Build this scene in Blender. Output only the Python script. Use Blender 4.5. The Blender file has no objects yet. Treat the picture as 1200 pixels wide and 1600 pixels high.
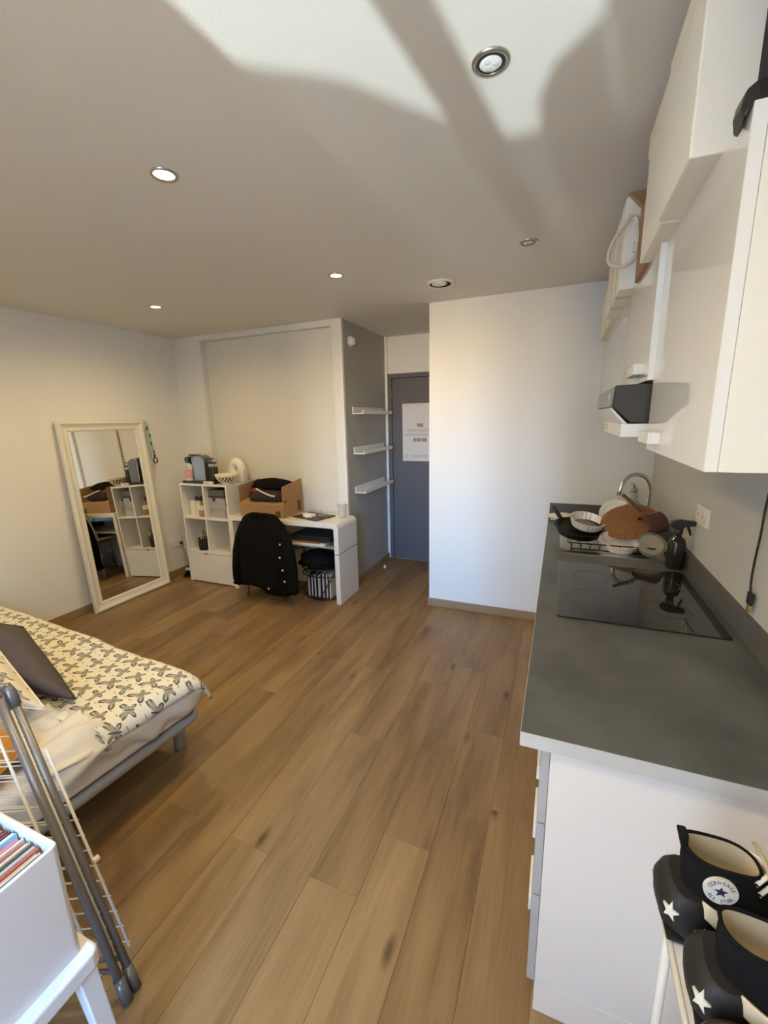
import bpy, bmesh, math, random
from mathutils import Vector, Matrix, noise as mnoise
rnd = random.Random(7)
PI = math.pi
SC = bpy.context.scene
COL = SC.collection

# ------------------------------------------------------------------ camera
F_PX = 664.67
cam_d = bpy.data.cameras.new('camera')
cam = bpy.data.objects.new('camera', cam_d); COL.objects.link(cam)
cam_d.sensor_fit = 'VERTICAL'; cam_d.sensor_height = 36.0; cam_d.sensor_width = 27.0
cam_d.lens = F_PX / 1600.0 * 36.0
cam_d.clip_start = 0.02
R_ = Vector((0.9257973743, 0.3773691723, -0.0221749752))
U_ = Vector((-0.0605261080, 0.2058813763, 0.9767033578))
F_ = Vector((-0.3731431521, 0.9028872392, -0.2134451249))
m = Matrix.Identity(4)
for i in range(3):
    m[i][0] = R_[i]; m[i][1] = U_[i]; m[i][2] = -F_[i]
m[2][3] = 1.6376
cam.matrix_world = m
SC.camera = cam

# ------------------------------------------------------------------ exposure
vs = SC.view_settings
vs.view_transform = 'Standard'; vs.look = 'None'; vs.gamma = 1.0; vs.use_curve_mapping = False
vs.exposure = 0.0
LAMP_W = 32.5          # watts of one warm downlight
LAMP_COL = (1.0, 0.74, 0.30)
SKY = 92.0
SUN_A = 520.0

# room numbers (metres)
XL, XR, YW, YC, YD, YB = -3.835, 0.611, 3.433, 3.568, 4.569, -0.75
WL, XK, CEIL = -1.0, -1.829, 2.505

# ------------------------------------------------------------------ world
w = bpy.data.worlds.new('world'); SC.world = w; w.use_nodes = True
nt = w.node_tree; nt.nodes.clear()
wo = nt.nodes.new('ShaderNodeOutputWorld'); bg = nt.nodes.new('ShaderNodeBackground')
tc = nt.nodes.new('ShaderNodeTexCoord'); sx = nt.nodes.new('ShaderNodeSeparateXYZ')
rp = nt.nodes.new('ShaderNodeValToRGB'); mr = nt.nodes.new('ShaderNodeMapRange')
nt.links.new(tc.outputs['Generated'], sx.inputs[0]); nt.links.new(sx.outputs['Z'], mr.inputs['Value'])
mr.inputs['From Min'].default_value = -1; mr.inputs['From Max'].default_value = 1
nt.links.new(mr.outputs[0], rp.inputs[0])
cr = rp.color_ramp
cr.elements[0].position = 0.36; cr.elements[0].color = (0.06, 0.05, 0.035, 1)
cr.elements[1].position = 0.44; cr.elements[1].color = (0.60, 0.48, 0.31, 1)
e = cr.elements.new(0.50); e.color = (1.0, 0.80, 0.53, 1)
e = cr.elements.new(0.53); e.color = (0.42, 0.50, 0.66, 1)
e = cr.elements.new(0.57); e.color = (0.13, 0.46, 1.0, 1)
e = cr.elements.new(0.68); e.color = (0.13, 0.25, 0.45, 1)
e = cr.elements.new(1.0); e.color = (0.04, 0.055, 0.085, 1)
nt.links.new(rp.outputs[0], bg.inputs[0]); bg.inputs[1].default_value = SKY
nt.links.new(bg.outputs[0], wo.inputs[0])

# ------------------------------------------------------------------ daylight: portal at the window, sun thrown up from the street
pl = bpy.data.lights.new('window_portal', 'AREA'); pl.shape = 'RECTANGLE'; pl.size = 0.66; pl.size_y = 2.38
pl.cycles.is_portal = True
po = bpy.data.objects.new('window_portal', pl); COL.objects.link(po)
po.location = (-0.657, YB - 0.12, 1.19); po.rotation_euler = (PI / 2, 0, 0)

def bounce(name, loc, aim, watts, radius, ang, col):
    l = bpy.data.lights.new(name, 'SPOT'); l.energy = watts; l.shadow_soft_size = radius
    l.spot_size = ang; l.spot_blend = 0.3; l.color = col
    o = bpy.data.objects.new(name, l); COL.objects.link(o); o.location = loc
    o.rotation_euler = (Vector(aim) - Vector(loc)).to_track_quat('-Z', 'Y').to_euler()
    return o
bounce('street_sun_bounce', (-1.38, -5.9, -2.65), (-0.6, 0.6, 2.0), SUN_A * 6, 0.05, math.radians(24), (0.80, 0.97, 1.0))

# ------------------------------------------------------------------ mesh helpers
class B:
    """collects verts and faces of one part (world or local coordinates)"""
    def __init__(s): s.v = []; s.f = []; s.sm = []; s.uv = {}
    def add(s, vs, fs, smooth=False):
        n = len(s.v); s.v += [tuple(p) for p in vs]
        for f in fs: s.f.append([i + n for i in f]); s.sm.append(smooth)
        return s
    def box(s, x0, x1, y0, y1, z0, z1):
        return s.add([(x0,y0,z0),(x1,y0,z0),(x1,y1,z0),(x0,y1,z0),(x0,y0,z1),(x1,y0,z1),(x1,y1,z1),(x0,y1,z1)],
                     [(3,2,1,0),(4,5,6,7),(0,1,5,4),(1,2,6,5),(2,3,7,6),(3,0,4,7)])
    def hexa(s, p):   # 8 points, bottom ring then top ring
        return s.add(p, [(3,2,1,0),(4,5,6,7),(0,1,5,4),(1,2,6,5),(2,3,7,6),(3,0,4,7)])
    def rings(s, rings, cap0=True, cap1=True, closed=True, smooth=True):
        n = len(rings[0]); vs = [p for r in rings for p in r]; fs = []
        for k in range(len(rings) - 1):
            for i in range(n if closed else n - 1):
                j = (i + 1) % n
                fs.append((k*n+i, k*n+j, (k+1)*n+j, (k+1)*n+i))
        s.add(vs, fs, smooth)
        b = len(s.v) - len(vs)
        if cap0: s.f.append([b + i for i in reversed(range(n))]); s.sm.append(False)
        if cap1: s.f.append([b + (len(rings)-1)*n + i for i in range(n)]); s.sm.append(False)
        return s
    def cyl(s, c, r, h, axis='z', n=24, r2=None, smooth=True):
        r2 = r if r2 is None else r2; R = []
        for rr, t in ((r, 0), (r2, h)):
            ring = []
            for i in range(n):
                a = 2*PI*i/n; u, v = rr*math.cos(a), rr*math.sin(a)
                ring.append({'z': (c[0]+u, c[1]+v, c[2]+t), 'x': (c[0]+t, c[1]+u, c[2]+v), 'y': (c[0]+v, c[1]+t, c[2]+u)}[axis])
            R.append(ring)
        return s.rings(R, smooth=smooth)
    def lathe(s, c, prof, n=32, M=None, cap0=True, cap1=True):
        R = []
        for r, z in prof:
            ring = [Vector((r*math.cos(2*PI*i/n), r*math.sin(2*PI*i/n), z)) for i in range(n)]
            if M: ring = [M @ p for p in ring]
            R.append([(p[0]+c[0], p[1]+c[1], p[2]+c[2]) for p in ring])
        return s.rings(R, cap0, cap1)
    def tube(s, pts, r, n=10, closed=False):
        pts = [Vector(p) for p in pts]; R = []; N = len(pts); up = None
        for i, p in enumerate(pts):
            if closed: t = pts[(i+1) % N] - pts[i-1]
            else: t = pts[min(i+1, N-1)] - pts[max(i-1, 0)]
            t.normalize()
            if up is None:
                up = Vector((0,0,1)) if abs(t.z) < 0.9 else Vector((1,0,0))
            a = t.cross(up)
            if a.length < 1e-5: a = t.orthogonal()
            a.normalize(); b = a.cross(t); up = b
            rr = r[i] if isinstance(r, (list, tuple)) else r
            R.append([tuple(p + a*(rr*math.cos(2*PI*k/n)) + b*(rr*math.sin(2*PI*k/n))) for k in range(n)])
        if closed: R.append(R[0]); return s.rings(R, False, False)
        return s.rings(R)
    def prism(s, poly, a0, a1, plane='xz', smooth=False):
        """polygon in a plane, extruded along the third axis a0..a1"""
        def P(p, a): return {'xz': (p[0], a, p[1]), 'xy': (p[0], p[1], a), 'yz': (a, p[0], p[1])}[plane]
        return s.rings([[P(p, a0) for p in poly], [P(p, a1) for p in poly]], smooth=smooth)
    def grid(s, fn, nu, nv, smooth=True, uvfn=None):
        b = len(s.v); vs = []
        for i in range(nu + 1):
            for j in range(nv + 1):
                vs.append(fn(i/nu, j/nv))
                if uvfn: s.uv[b + len(vs) - 1] = uvfn(i/nu, j/nv)
        fs = [(i*(nv+1)+j, (i+1)*(nv+1)+j, (i+1)*(nv+1)+j+1, i*(nv+1)+j+1) for i in range(nu) for j in range(nv)]
        return s.add(vs, fs, smooth)
    def xf(s, M):
        s.v = [tuple(M @ Vector(p)) for p in s.v]; return s

def wloc(o):
    p = Vector((0,0,0))
    while o: p = p + o.location; o = o.parent
    return p

def part(name, b, mat, parent=None, world=True, bevel=0.0, seg=2, solid=0.0, recalc=True, subsurf=0):
    me = bpy.data.meshes.new(name)
    off = wloc(parent) if (parent and world) else Vector((0,0,0))
    me.from_pydata([(x-off.x, y-off.y, z-off.z) for x, y, z in b.v], [], b.f)
    me.polygons.foreach_set('use_smooth', b.sm)
    if b.uv:
        uvl = me.uv_layers.new(name='UVMap')
        for lp in me.loops: uvl.data[lp.index].uv = b.uv.get(lp.vertex_index, (0, 0))
    if recalc:
        bm = bmesh.new(); bm.from_mesh(me); bmesh.ops.recalc_face_normals(bm, faces=bm.faces); bm.to_mesh(me); bm.free()
    me.materials.append(mat)
    o = bpy.data.objects.new(name, me); COL.objects.link(o)
    if parent: o.parent = parent
    if solid:
        md = o.modifiers.new('solid', 'SOLIDIFY'); md.thickness = abs(solid); md.offset = -1 if solid > 0 else 1
    if bevel:
        md = o.modifiers.new('bevel', 'BEVEL'); md.width = bevel; md.segments = seg; md.limit_method = 'ANGLE'; md.angle_limit = math.radians(40)
        md.harden_normals = False
    if subsurf:
        md = o.modifiers.new('sub', 'SUBSURF'); md.levels = subsurf; md.render_levels = subsurf
    return o

def tag(o, label, cat, group=None):
    o['label'] = label; o['category'] = cat
    if group: o['group'] = group
    return o
def thing(name, label, cat, loc=(0,0,0), group=None, rotz=0.0):
    o = bpy.data.objects.new(name, None); COL.objects.link(o); o.empty_display_size = 0.05
    o.location = loc; o.rotation_euler = (0, 0, rotz)
    return tag(o, label, cat, group)
def solo(name, b, mat, label, cat, loc=(0,0,0), group=None, **k):
    """a thing that is one mesh; vertices in world coordinates, origin at loc"""
    o = part(name, B().add([(x-loc[0], y-loc[1], z-loc[2]) for x, y, z in b.v], b.f), mat, **k)
    o.data.polygons.foreach_set('use_smooth', b.sm)
    if b.uv:
        uvl = o.data.uv_layers.new(name='UVMap')
        for lp in o.data.loops: uvl.data[lp.index].uv = b.uv.get(lp.vertex_index, (0, 0))
    o.location = loc
    return tag(o, label, cat, group)
def struct(name, b, mat, parent=None, **k):
    o = part(name, b, mat, parent, **k)
    if parent is None: o['kind'] = 'structure'
    return o
def copy_tree(src, parent=None):
    c = src.copy(); COL.objects.link(c)
    if parent: c.parent = parent
    for ch in [x for x in src.children]: copy_tree(ch, c)
    return c
def glyphs(text, size, align='CENTER', bold=0.0):
    cu = bpy.data.curves.new('t', 'FONT'); cu.body = text; cu.size = size; cu.align_x = align; cu.align_y = 'CENTER'
    cu.extrude = size * 0.01; cu.offset = size * bold; cu.resolution_u = 3
    o = bpy.data.objects.new('t', cu); COL.objects.link(o); bpy.context.view_layer.update()
    me = bpy.data.meshes.new_from_object(o.evaluated_get(bpy.context.evaluated_depsgraph_get()))
    vs = [v.co.copy() for v in me.vertices]; fs = [list(p.vertices) for p in me.polygons]
    bpy.data.objects.remove(o); bpy.data.curves.remove(cu); bpy.data.meshes.remove(me)
    return vs, fs
def rrect(x0, x1, y0, y1, r, n=6):
    out = []
    for cx, cy, a0 in ((x1-r, y1-r, 0), (x0+r, y1-r, PI/2), (x0+r, y0+r, PI), (x1-r, y0+r, 1.5*PI)):
        for i in range(n + 1):
            a = a0 + PI/2*i/n; out.append((cx + r*math.cos(a), cy + r*math.sin(a)))
    return out
def nz(x, y, z=0.0): return mnoise.noise(Vector((x, y, z)))
def spline(pts, k=5):
    P = [Vector(p) for p in pts]; out = []
    for i in range(len(P)-1):
        a, b, c, d = P[max(i-1, 0)], P[i], P[i+1], P[min(i+2, len(P)-1)]
        for j in range(k):
            t = j/k; out.append(tuple(0.5*((2*b) + (c-a)*t + (2*a-5*b+4*c-d)*t*t + (3*b-a-3*c+d)*t**3)))
    return out + [tuple(P[-1])]
def sgnp(v, p): return math.copysign(abs(v)**p, v)

# ------------------------------------------------------------------ materials
class X:
    """tiny wrapper: arithmetic on shader sockets"""
    def __init__(s, t, k): s.t = t; s.k = k
    def op(s, o, *a):
        n = s.t.nodes.new('ShaderNodeMath'); n.operation = o
        for i, q in enumerate((s,) + a):
            if isinstance(q, X): s.t.links.new(q.k, n.inputs[i])
            else: n.inputs[i].default_value = q
        return X(s.t, n.outputs[0])
    def __add__(s, o): return s.op('ADD', o)
    def __sub__(s, o): return s.op('SUBTRACT', o)
    def __mul__(s, o): return s.op('MULTIPLY', o)
    def __truediv__(s, o): return s.op('DIVIDE', o)
    def lt(s, o): return s.op('LESS_THAN', o)
    def gt(s, o): return s.op('GREATER_THAN', o)

def mat(name, col, rough=0.6, metal=0.0, var=0.06, scale=8.0, bump=0.0, bscale=200.0, coat=0.0, trans=0.0, ior=1.45, emit=None, estr=0.0, spec=None, sheen=0.0, stretch=None):
    mt = bpy.data.materials.new(name); mt.use_nodes = True
    t = mt.node_tree; p = t.nodes['Principled BSDF']
    p.inputs['Roughness'].default_value = rough; p.inputs['Metallic'].default_value = metal
    p.inputs['IOR'].default_value = ior; p.inputs['Transmission Weight'].default_value = trans
    p.inputs['Coat Weight'].default_value = coat
    if spec is not None: p.inputs['Specular IOR Level'].default_value = spec
    if sheen: p.inputs['Sheen Weight'].default_value = sheen
    tcn = t.nodes.new('ShaderNodeTexCoord'); mp = t.nodes.new('ShaderNodeMapping')
    t.links.new(tcn.outputs['Object'], mp.inputs[0])
    if stretch: mp.inputs['Scale'].default_value = stretch
    n = t.nodes.new('ShaderNodeTexNoise'); n.inputs['Scale'].default_value = scale; n.inputs['Detail'].default_value = 4
    t.links.new(mp.outputs[0], n.inputs['Vector'])
    mx = t.nodes.new('ShaderNodeMix'); mx.data_type = 'RGBA'
    mx.inputs[6].default_value = tuple(max(0, c*(1-var)) for c in col) + (1,)
    mx.inputs[7].default_value = tuple(min(1, c*(1+var)) for c in col) + (1,)
    t.links.new(n.outputs['Fac'], mx.inputs[0]); t.links.new(mx.outputs[2], p.inputs['Base Color'])
    if bump:
        n2 = t.nodes.new('ShaderNodeTexNoise'); n2.inputs['Scale'].default_value = bscale; n2.inputs['Detail'].default_value = 3
        t.links.new(mp.outputs[0], n2.inputs['Vector'])
        bp = t.nodes.new('ShaderNodeBump'); bp.inputs['Strength'].default_value = bump; bp.inputs['Distance'].default_value = 0.002
        t.links.new(n2.outputs['Fac'], bp.inputs['Height']); t.links.new(bp.outputs[0], p.inputs['Normal'])
    if emit:
        p.inputs['Emission Color'].default_value = emit + (1,); p.inputs['Emission Strength'].default_value = estr
    return mt

M = {}
M['wall'] = mat('white_wall_paint', (0.83, 0.82, 0.785), 0.7, var=0.015, scale=3, bump=0.05, bscale=260)
M['ceil'] = mat('ceiling_paint', (0.74, 0.715, 0.665), 0.75, var=0.015, scale=2, bump=0.22, bscale=190)
M['grey_wall'] = mat('grey_wall_paint', (0.40, 0.395, 0.38), 0.7, var=0.02, scale=3, bump=0.05, bscale=260)
M['kitchen_wall'] = mat('pale_grey_wall_paint', (0.56, 0.55, 0.51), 0.65, var=0.02, scale=3, bump=0.05, bscale=260)
M['white_lac'] = mat('white_lacquer', (0.80, 0.79, 0.76), 0.35, var=0.01)
M['gloss'] = mat('gloss_white_door', (0.80, 0.78, 0.72), 0.06, var=0.01, coat=0.6)
M['cab_side'] = mat('matt_white_board', (0.82, 0.80, 0.71), 0.5, var=0.012, scale=30, bump=0.03, bscale=300)
M['panel_white'] = mat('white_end_panel', (0.86, 0.81, 0.76), 0.5, var=0.012, scale=20)
M['closet'] = mat('closet_door_white', (0.74, 0.71, 0.63), 0.4, var=0.012, scale=5, bump=0.02, bscale=120)
M['door_grey'] = mat('dark_grey_door_paint', (0.125, 0.12, 0.13), 0.5, var=0.04, scale=4)
M['worktop'] = mat('slate_worktop', (0.100, 0.103, 0.098), 0.42, var=0.85, scale=4.5, bump=0.05, bscale=160)
M['worktop_edge'] = mat('grey_worktop_edge', (0.55, 0.54, 0.52), 0.4, var=0.05)
M['upstand'] = mat('dark_grey_upstand', (0.105, 0.10, 0.09), 0.5, var=0.15, scale=6)
M['grey_edge'] = mat('grey_door_edge', (0.43, 0.42, 0.42), 0.45)
M['base_wood'] = mat('wood_baseboard', (0.33, 0.21, 0.115), 0.5, var=0.2, scale=5, stretch=(1, 1, 8))
M['black_glass'] = mat('black_ceramic_glass', (0.012, 0.012, 0.012), 0.04, var=0.02, coat=0.4)
M['hob_mark'] = mat('hob_ring_print', (0.075, 0.075, 0.07), 0.2)
M['steel'] = mat('brushed_steel', (0.56, 0.54, 0.50), 0.28, metal=1.0, var=0.04, scale=40)
M['chrome'] = mat('chrome', (0.75, 0.74, 0.72), 0.08, metal=1.0, var=0.01)
M['nickel'] = mat('satin_nickel', (0.48, 0.47, 0.45), 0.3, metal=1.0, var=0.02)
M['black'] = mat('black_plastic', (0.012, 0.012, 0.013), 0.35)
M['black_matt'] = mat('black_matt', (0.012, 0.012, 0.013), 0.75)
M['black_cloth'] = mat('black_cloth', (0.0065, 0.0065, 0.007), 0.95, var=0.4, scale=12, bump=0.4, bscale=300, spec=0.1)
M['plum_cloth'] = mat('plum_cloth', (0.045, 0.03, 0.035), 0.9, var=0.4, scale=14, bump=0.4, bscale=300, spec=0.1)
M['red_cloth'] = mat('red_cloth', (0.20, 0.02, 0.02), 0.9, var=0.3, scale=14)
M['grey_cloth'] = mat('dark_grey_cushion_cloth', (0.105, 0.085, 0.085), 0.95, var=0.12, scale=30, bump=0.3, bscale=500, spec=0.15)
M['orange_cloth'] = mat('orange_cloth', (0.58, 0.26, 0.04), 0.9, var=0.15, scale=10, bump=0.3, bscale=300)
M['sheet'] = mat('cream_sheet_cloth', (0.72, 0.66, 0.56), 0.9, var=0.05, scale=8, bump=0.25, bscale=120)
M['mattress'] = mat('white_mattress_cloth', (0.74, 0.70, 0.65), 0.85, var=0.04, scale=8, bump=0.2, bscale=200)
M['bed_metal'] = mat('grey_bed_metal', (0.36, 0.36, 0.36), 0.4, metal=0.3, var=0.05)
M['rack_metal'] = mat('grey_airer_tube', (0.23, 0.225, 0.235), 0.35, metal=0.5, var=0.05)
M['rack_wire'] = mat('white_coated_wire', (0.72, 0.70, 0.66), 0.4)
M['crate'] = mat('white_card_crate', (0.66, 0.615, 0.59), 0.6, var=0.015, bump=0.05, bscale=200)
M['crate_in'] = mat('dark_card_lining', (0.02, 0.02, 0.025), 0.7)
M['stool'] = mat('white_stool_paint', (0.76, 0.75, 0.77), 0.4, var=0.01)
M['cardboard'] = mat('brown_cardboard', (0.36, 0.215, 0.105), 0.85, var=0.06, scale=10, bump=0.1, bscale=150)
M['card_print'] = mat('dark_box_print', (0.13, 0.06, 0.03), 0.85)
M['desk'] = mat('white_gloss_desk', (0.82, 0.80, 0.75), 0.18, var=0.01, coat=0.3)
M['seam'] = mat('dark_seam', (0.03, 0.03, 0.03), 0.6)
M['shelf_grey'] = mat('grey_shelf', (0.35, 0.34, 0.33), 0.3)
M['mirror'] = mat('silvered_mirror', (0.86, 0.86, 0.84), 0.0, metal=1.0, var=0.0)
M['mirror_frame'] = mat('cream_mirror_frame', (0.80, 0.77, 0.70), 0.42, var=0.04, scale=14)
M['pink'] = mat('pink_glaze', (0.72, 0.36, 0.36), 0.3, var=0.06)
M['cream'] = mat('cream_ceramic', (0.80, 0.74, 0.63), 0.35, var=0.04)
M['white_cer'] = mat('white_ceramic', (0.82, 0.79, 0.73), 0.25, var=0.02)
M['grey_body'] = mat('grey_machine_metal', (0.20, 0.195, 0.18), 0.32, metal=0.7, var=0.03)
M['glass'] = mat('clear_glass', (0.95, 0.97, 0.96), 0.02, trans=1.0, var=0.0)
M['amber'] = mat('amber_liquid', (0.62, 0.36, 0.22), 0.1, trans=0.4, var=0.05)
M['green_glass'] = mat('pale_green_glass', (0.62, 0.80, 0.72), 0.06, trans=0.85, var=0.03)
M['smoke_glass'] = mat('dark_bottle_glass', (0.022, 0.02, 0.016), 0.1, var=0.05)
M['terracotta'] = mat('brown_glazed_clay', (0.24, 0.105, 0.035), 0.45, var=0.22, scale=14, bump=0.1, bscale=80)
M['maroon'] = mat('maroon_enamel', (0.10, 0.035, 0.03), 0.25, var=0.1)
M['cork'] = mat('beige_mesh', (0.32, 0.27, 0.20), 0.7, var=0.15, scale=30)
M['paper'] = mat('white_paper', (0.74, 0.70, 0.67), 0.8, var=0.02)
M['ink'] = mat('black_ink', (0.03, 0.025, 0.025), 0.8)
M['ink_grey'] = mat('grey_ink', (0.33, 0.30, 0.28), 0.8)
M['socket'] = mat('white_socket_plastic', (0.80, 0.77, 0.70), 0.4, var=0.01)
M['bulb_off'] = mat('bulb_glass_unlit', (0.80, 0.81, 0.82), 0.15, var=0.1, scale=80)
M['bulb_on'] = mat('bulb_lit', (1, 1, 1), 0.3, emit=(1.0, 0.80, 0.52), estr=40.0)
M['fabric_box'] = mat('white_storage_card', (0.92, 0.87, 0.755), 0.7, var=0.015, scale=20, bump=0.12, bscale=240)
M['wire_white'] = mat('white_cable_rubber', (0.66, 0.62, 0.54), 0.5)
M['hood_dark'] = mat('anthracite_hood', (0.045, 0.042, 0.036), 0.35, metal=0.2, var=0.04)
M['hood_front'] = mat('grey_hood_front', (0.16, 0.165, 0.18), 0.3, metal=0.4, var=0.03)
M['rubber'] = mat('black_rubber', (0.014, 0.013, 0.013), 0.6, var=0.2, scale=40, bump=0.5, bscale=60)
M['canvas_black'] = mat('black_canvas', (0.008, 0.008, 0.009), 0.9, var=0.25, scale=60, bump=0.3, bscale=900, spec=0.15)
M['cream_rubber'] = mat('cream_rubber', (0.66, 0.57, 0.40), 0.5, var=0.05)
M['lining'] = mat('beige_lining', (0.42, 0.35, 0.24), 0.9, var=0.08, bump=0.2, bscale=400)
M['lace'] = mat('white_lace', (0.72, 0.67, 0.57), 0.8, var=0.05)
M['navy'] = mat('navy_print', (0.02, 0.018, 0.07), 0.7)
M['brown_leather'] = mat('dark_brown_leather', (0.035, 0.02, 0.018), 0.4, var=0.2, scale=20)
M['gold'] = mat('gold_contact', (0.65, 0.48, 0.20), 0.25, metal=1.0)
M['mint'] = mat('mint_print_ribbon', (0.35, 0.50, 0.44), 0.7, var=0.3, scale=60)
M['shoe_rack'] = mat('white_rack_enamel', (0.78, 0.75, 0.70), 0.4)
M['lilac_grey'] = mat('grey_storage_card', (0.40, 0.38, 0.38), 0.7, var=0.04)
M['lace_dark'] = mat('dark_lace_print', (0.16, 0.14, 0.14), 0.7, var=0.8, scale=90)

def clear_glass(name, tint, mixv=0.22):
    mt = bpy.data.materials.new(name); mt.use_nodes = True; t = mt.node_tree; p = t.nodes['Principled BSDF']
    p.inputs['Base Color'].default_value = tint + (1,); p.inputs['Roughness'].default_value = 0.03
    tr = t.nodes.new('ShaderNodeBsdfTransparent'); mx = t.nodes.new('ShaderNodeMixShader'); lw = t.nodes.new('ShaderNodeLayerWeight'); lw.inputs[0].default_value = 0.35
    ns = t.nodes.new('ShaderNodeTexNoise'); ns.inputs['Scale'].default_value = 6
    f = X(t, lw.outputs['Facing']) * 0.55 + mixv + X(t, ns.outputs['Fac']) * 0.04
    t.links.new(f.k, mx.inputs[0]); t.links.new(tr.outputs[0], mx.inputs[1]); t.links.new(p.outputs[0], mx.inputs[2])
    t.links.new(mx.outputs[0], t.nodes['Material Output'].inputs[0]); return mt
M['glass'] = clear_glass('clear_glass_thin', (0.72, 0.74, 0.70), 0.12)
M['green_glass'] = clear_glass('pale_green_glass_thin', (0.50, 0.62, 0.55), 0.45)

def wood_floor():
    mt = bpy.data.materials.new('oak_plank'); mt.use_nodes = True
    t = mt.node_tree; p = t.nodes['Principled BSDF']; L = t.links.new; N = t.nodes.new
    oi = N('ShaderNodeObjectInfo'); tcn = N('ShaderNodeTexCoord')
    cmb = N('ShaderNodeCombineXYZ')
    for i, k in enumerate((17.0, 31.0, 7.0)):
        L((X(t, oi.outputs['Random']) * k).k, cmb.inputs[i])
    ad = N('ShaderNodeVectorMath'); ad.operation = 'ADD'; L(tcn.outputs['Object'], ad.inputs[0]); L(cmb.outputs[0], ad.inputs[1])
    def noise(sc, vec, det=5, rough=0.6, dist=0.0):
        mp = N('ShaderNodeMapping'); mp.inputs['Scale'].default_value = sc; L(vec, mp.inputs[0])
        n = N('ShaderNodeTexNoise'); n.inputs['Scale'].default_value = 1.0; n.inputs['Detail'].default_value = det
        n.inputs['Roughness'].default_value = rough; n.inputs['Distortion'].default_value = dist; L(mp.outputs[0], n.inputs['Vector'])
        return X(t, n.outputs['Fac'])
    broad = noise((9, 1.3, 1), ad.outputs[0], 3, 0.5, 0.6)
    fine = noise((95, 5, 1), ad.outputs[0], 4, 0.65)
    mpv = N('ShaderNodeMapping'); mpv.inputs['Scale'].default_value = (6.5, 2.3, 1); L(ad.outputs[0], mpv.inputs[0])
    vo = N('ShaderNodeTexVoronoi'); vo.inputs['Scale'].default_value = 1.0; L(mpv.outputs[0], vo.inputs['Vector'])
    kn = X(t, vo.outputs['Distance'])
    knot = (X(t, vo.outputs['Distance']).op('MULTIPLY', -1.0) + 0.15).op('MULTIPLY', 9.0).op('MAXIMUM', 0.0).op('MINIMUM', 1.0)
    sc_ = N('ShaderNodeSeparateColor'); L(vo.outputs['Color'], sc_.inputs[0])
    knot = knot * X(t, sc_.outputs[0]).gt(0.42)
    streak = noise((22, 1.1, 1), ad.outputs[0], 2, 0.5, 0.8)
    dark = (streak - 0.60).op('MULTIPLY', 5.0).op('MAXIMUM', 0.0).op('MINIMUM', 1.0)
    f = (broad - 0.5) * 1.05 + (fine - 0.5) * 0.5 + X(t, oi.outputs['Random']) * 0.20 + 0.37
    rp = N('ShaderNodeValToRGB'); L(f.k, rp.inputs[0])
    c = rp.color_ramp
    c.elements[0].position = 0.15; c.elements[0].color = (0.140, 0.078, 0.033, 1)
    c.elements[1].position = 0.80; c.elements[1].color = (0.330, 0.208, 0.098, 1)
    e_ = c.elements.new(0.48); e_.color = (0.240, 0.145, 0.066, 1)
    mx = N('ShaderNodeMix'); mx.data_type = 'RGBA'; L((dark * 0.35).k, mx.inputs[0]); L(rp.outputs[0], mx.inputs[6]); mx.inputs[7].default_value = (0.09, 0.05, 0.024, 1)
    mx2 = N('ShaderNodeMix'); mx2.data_type = 'RGBA'; L((knot * 0.85).k, mx2.inputs[0]); L(mx.outputs[2], mx2.inputs[6]); mx2.inputs[7].default_value = (0.05, 0.028, 0.015, 1)
    L(mx2.outputs[2], p.inputs['Base Color'])
    L((fine * 0.25 + 0.30).k, p.inputs['Roughness'])
    bp = N('ShaderNodeBump'); bp.inputs['Strength'].default_value = 0.12; bp.inputs['Distance'].default_value = 0.001
    L(fine.k, bp.inputs['Height']); L(bp.outputs[0], p.inputs['Normal'])
    return mt
M['plank'] = wood_floor()

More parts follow.
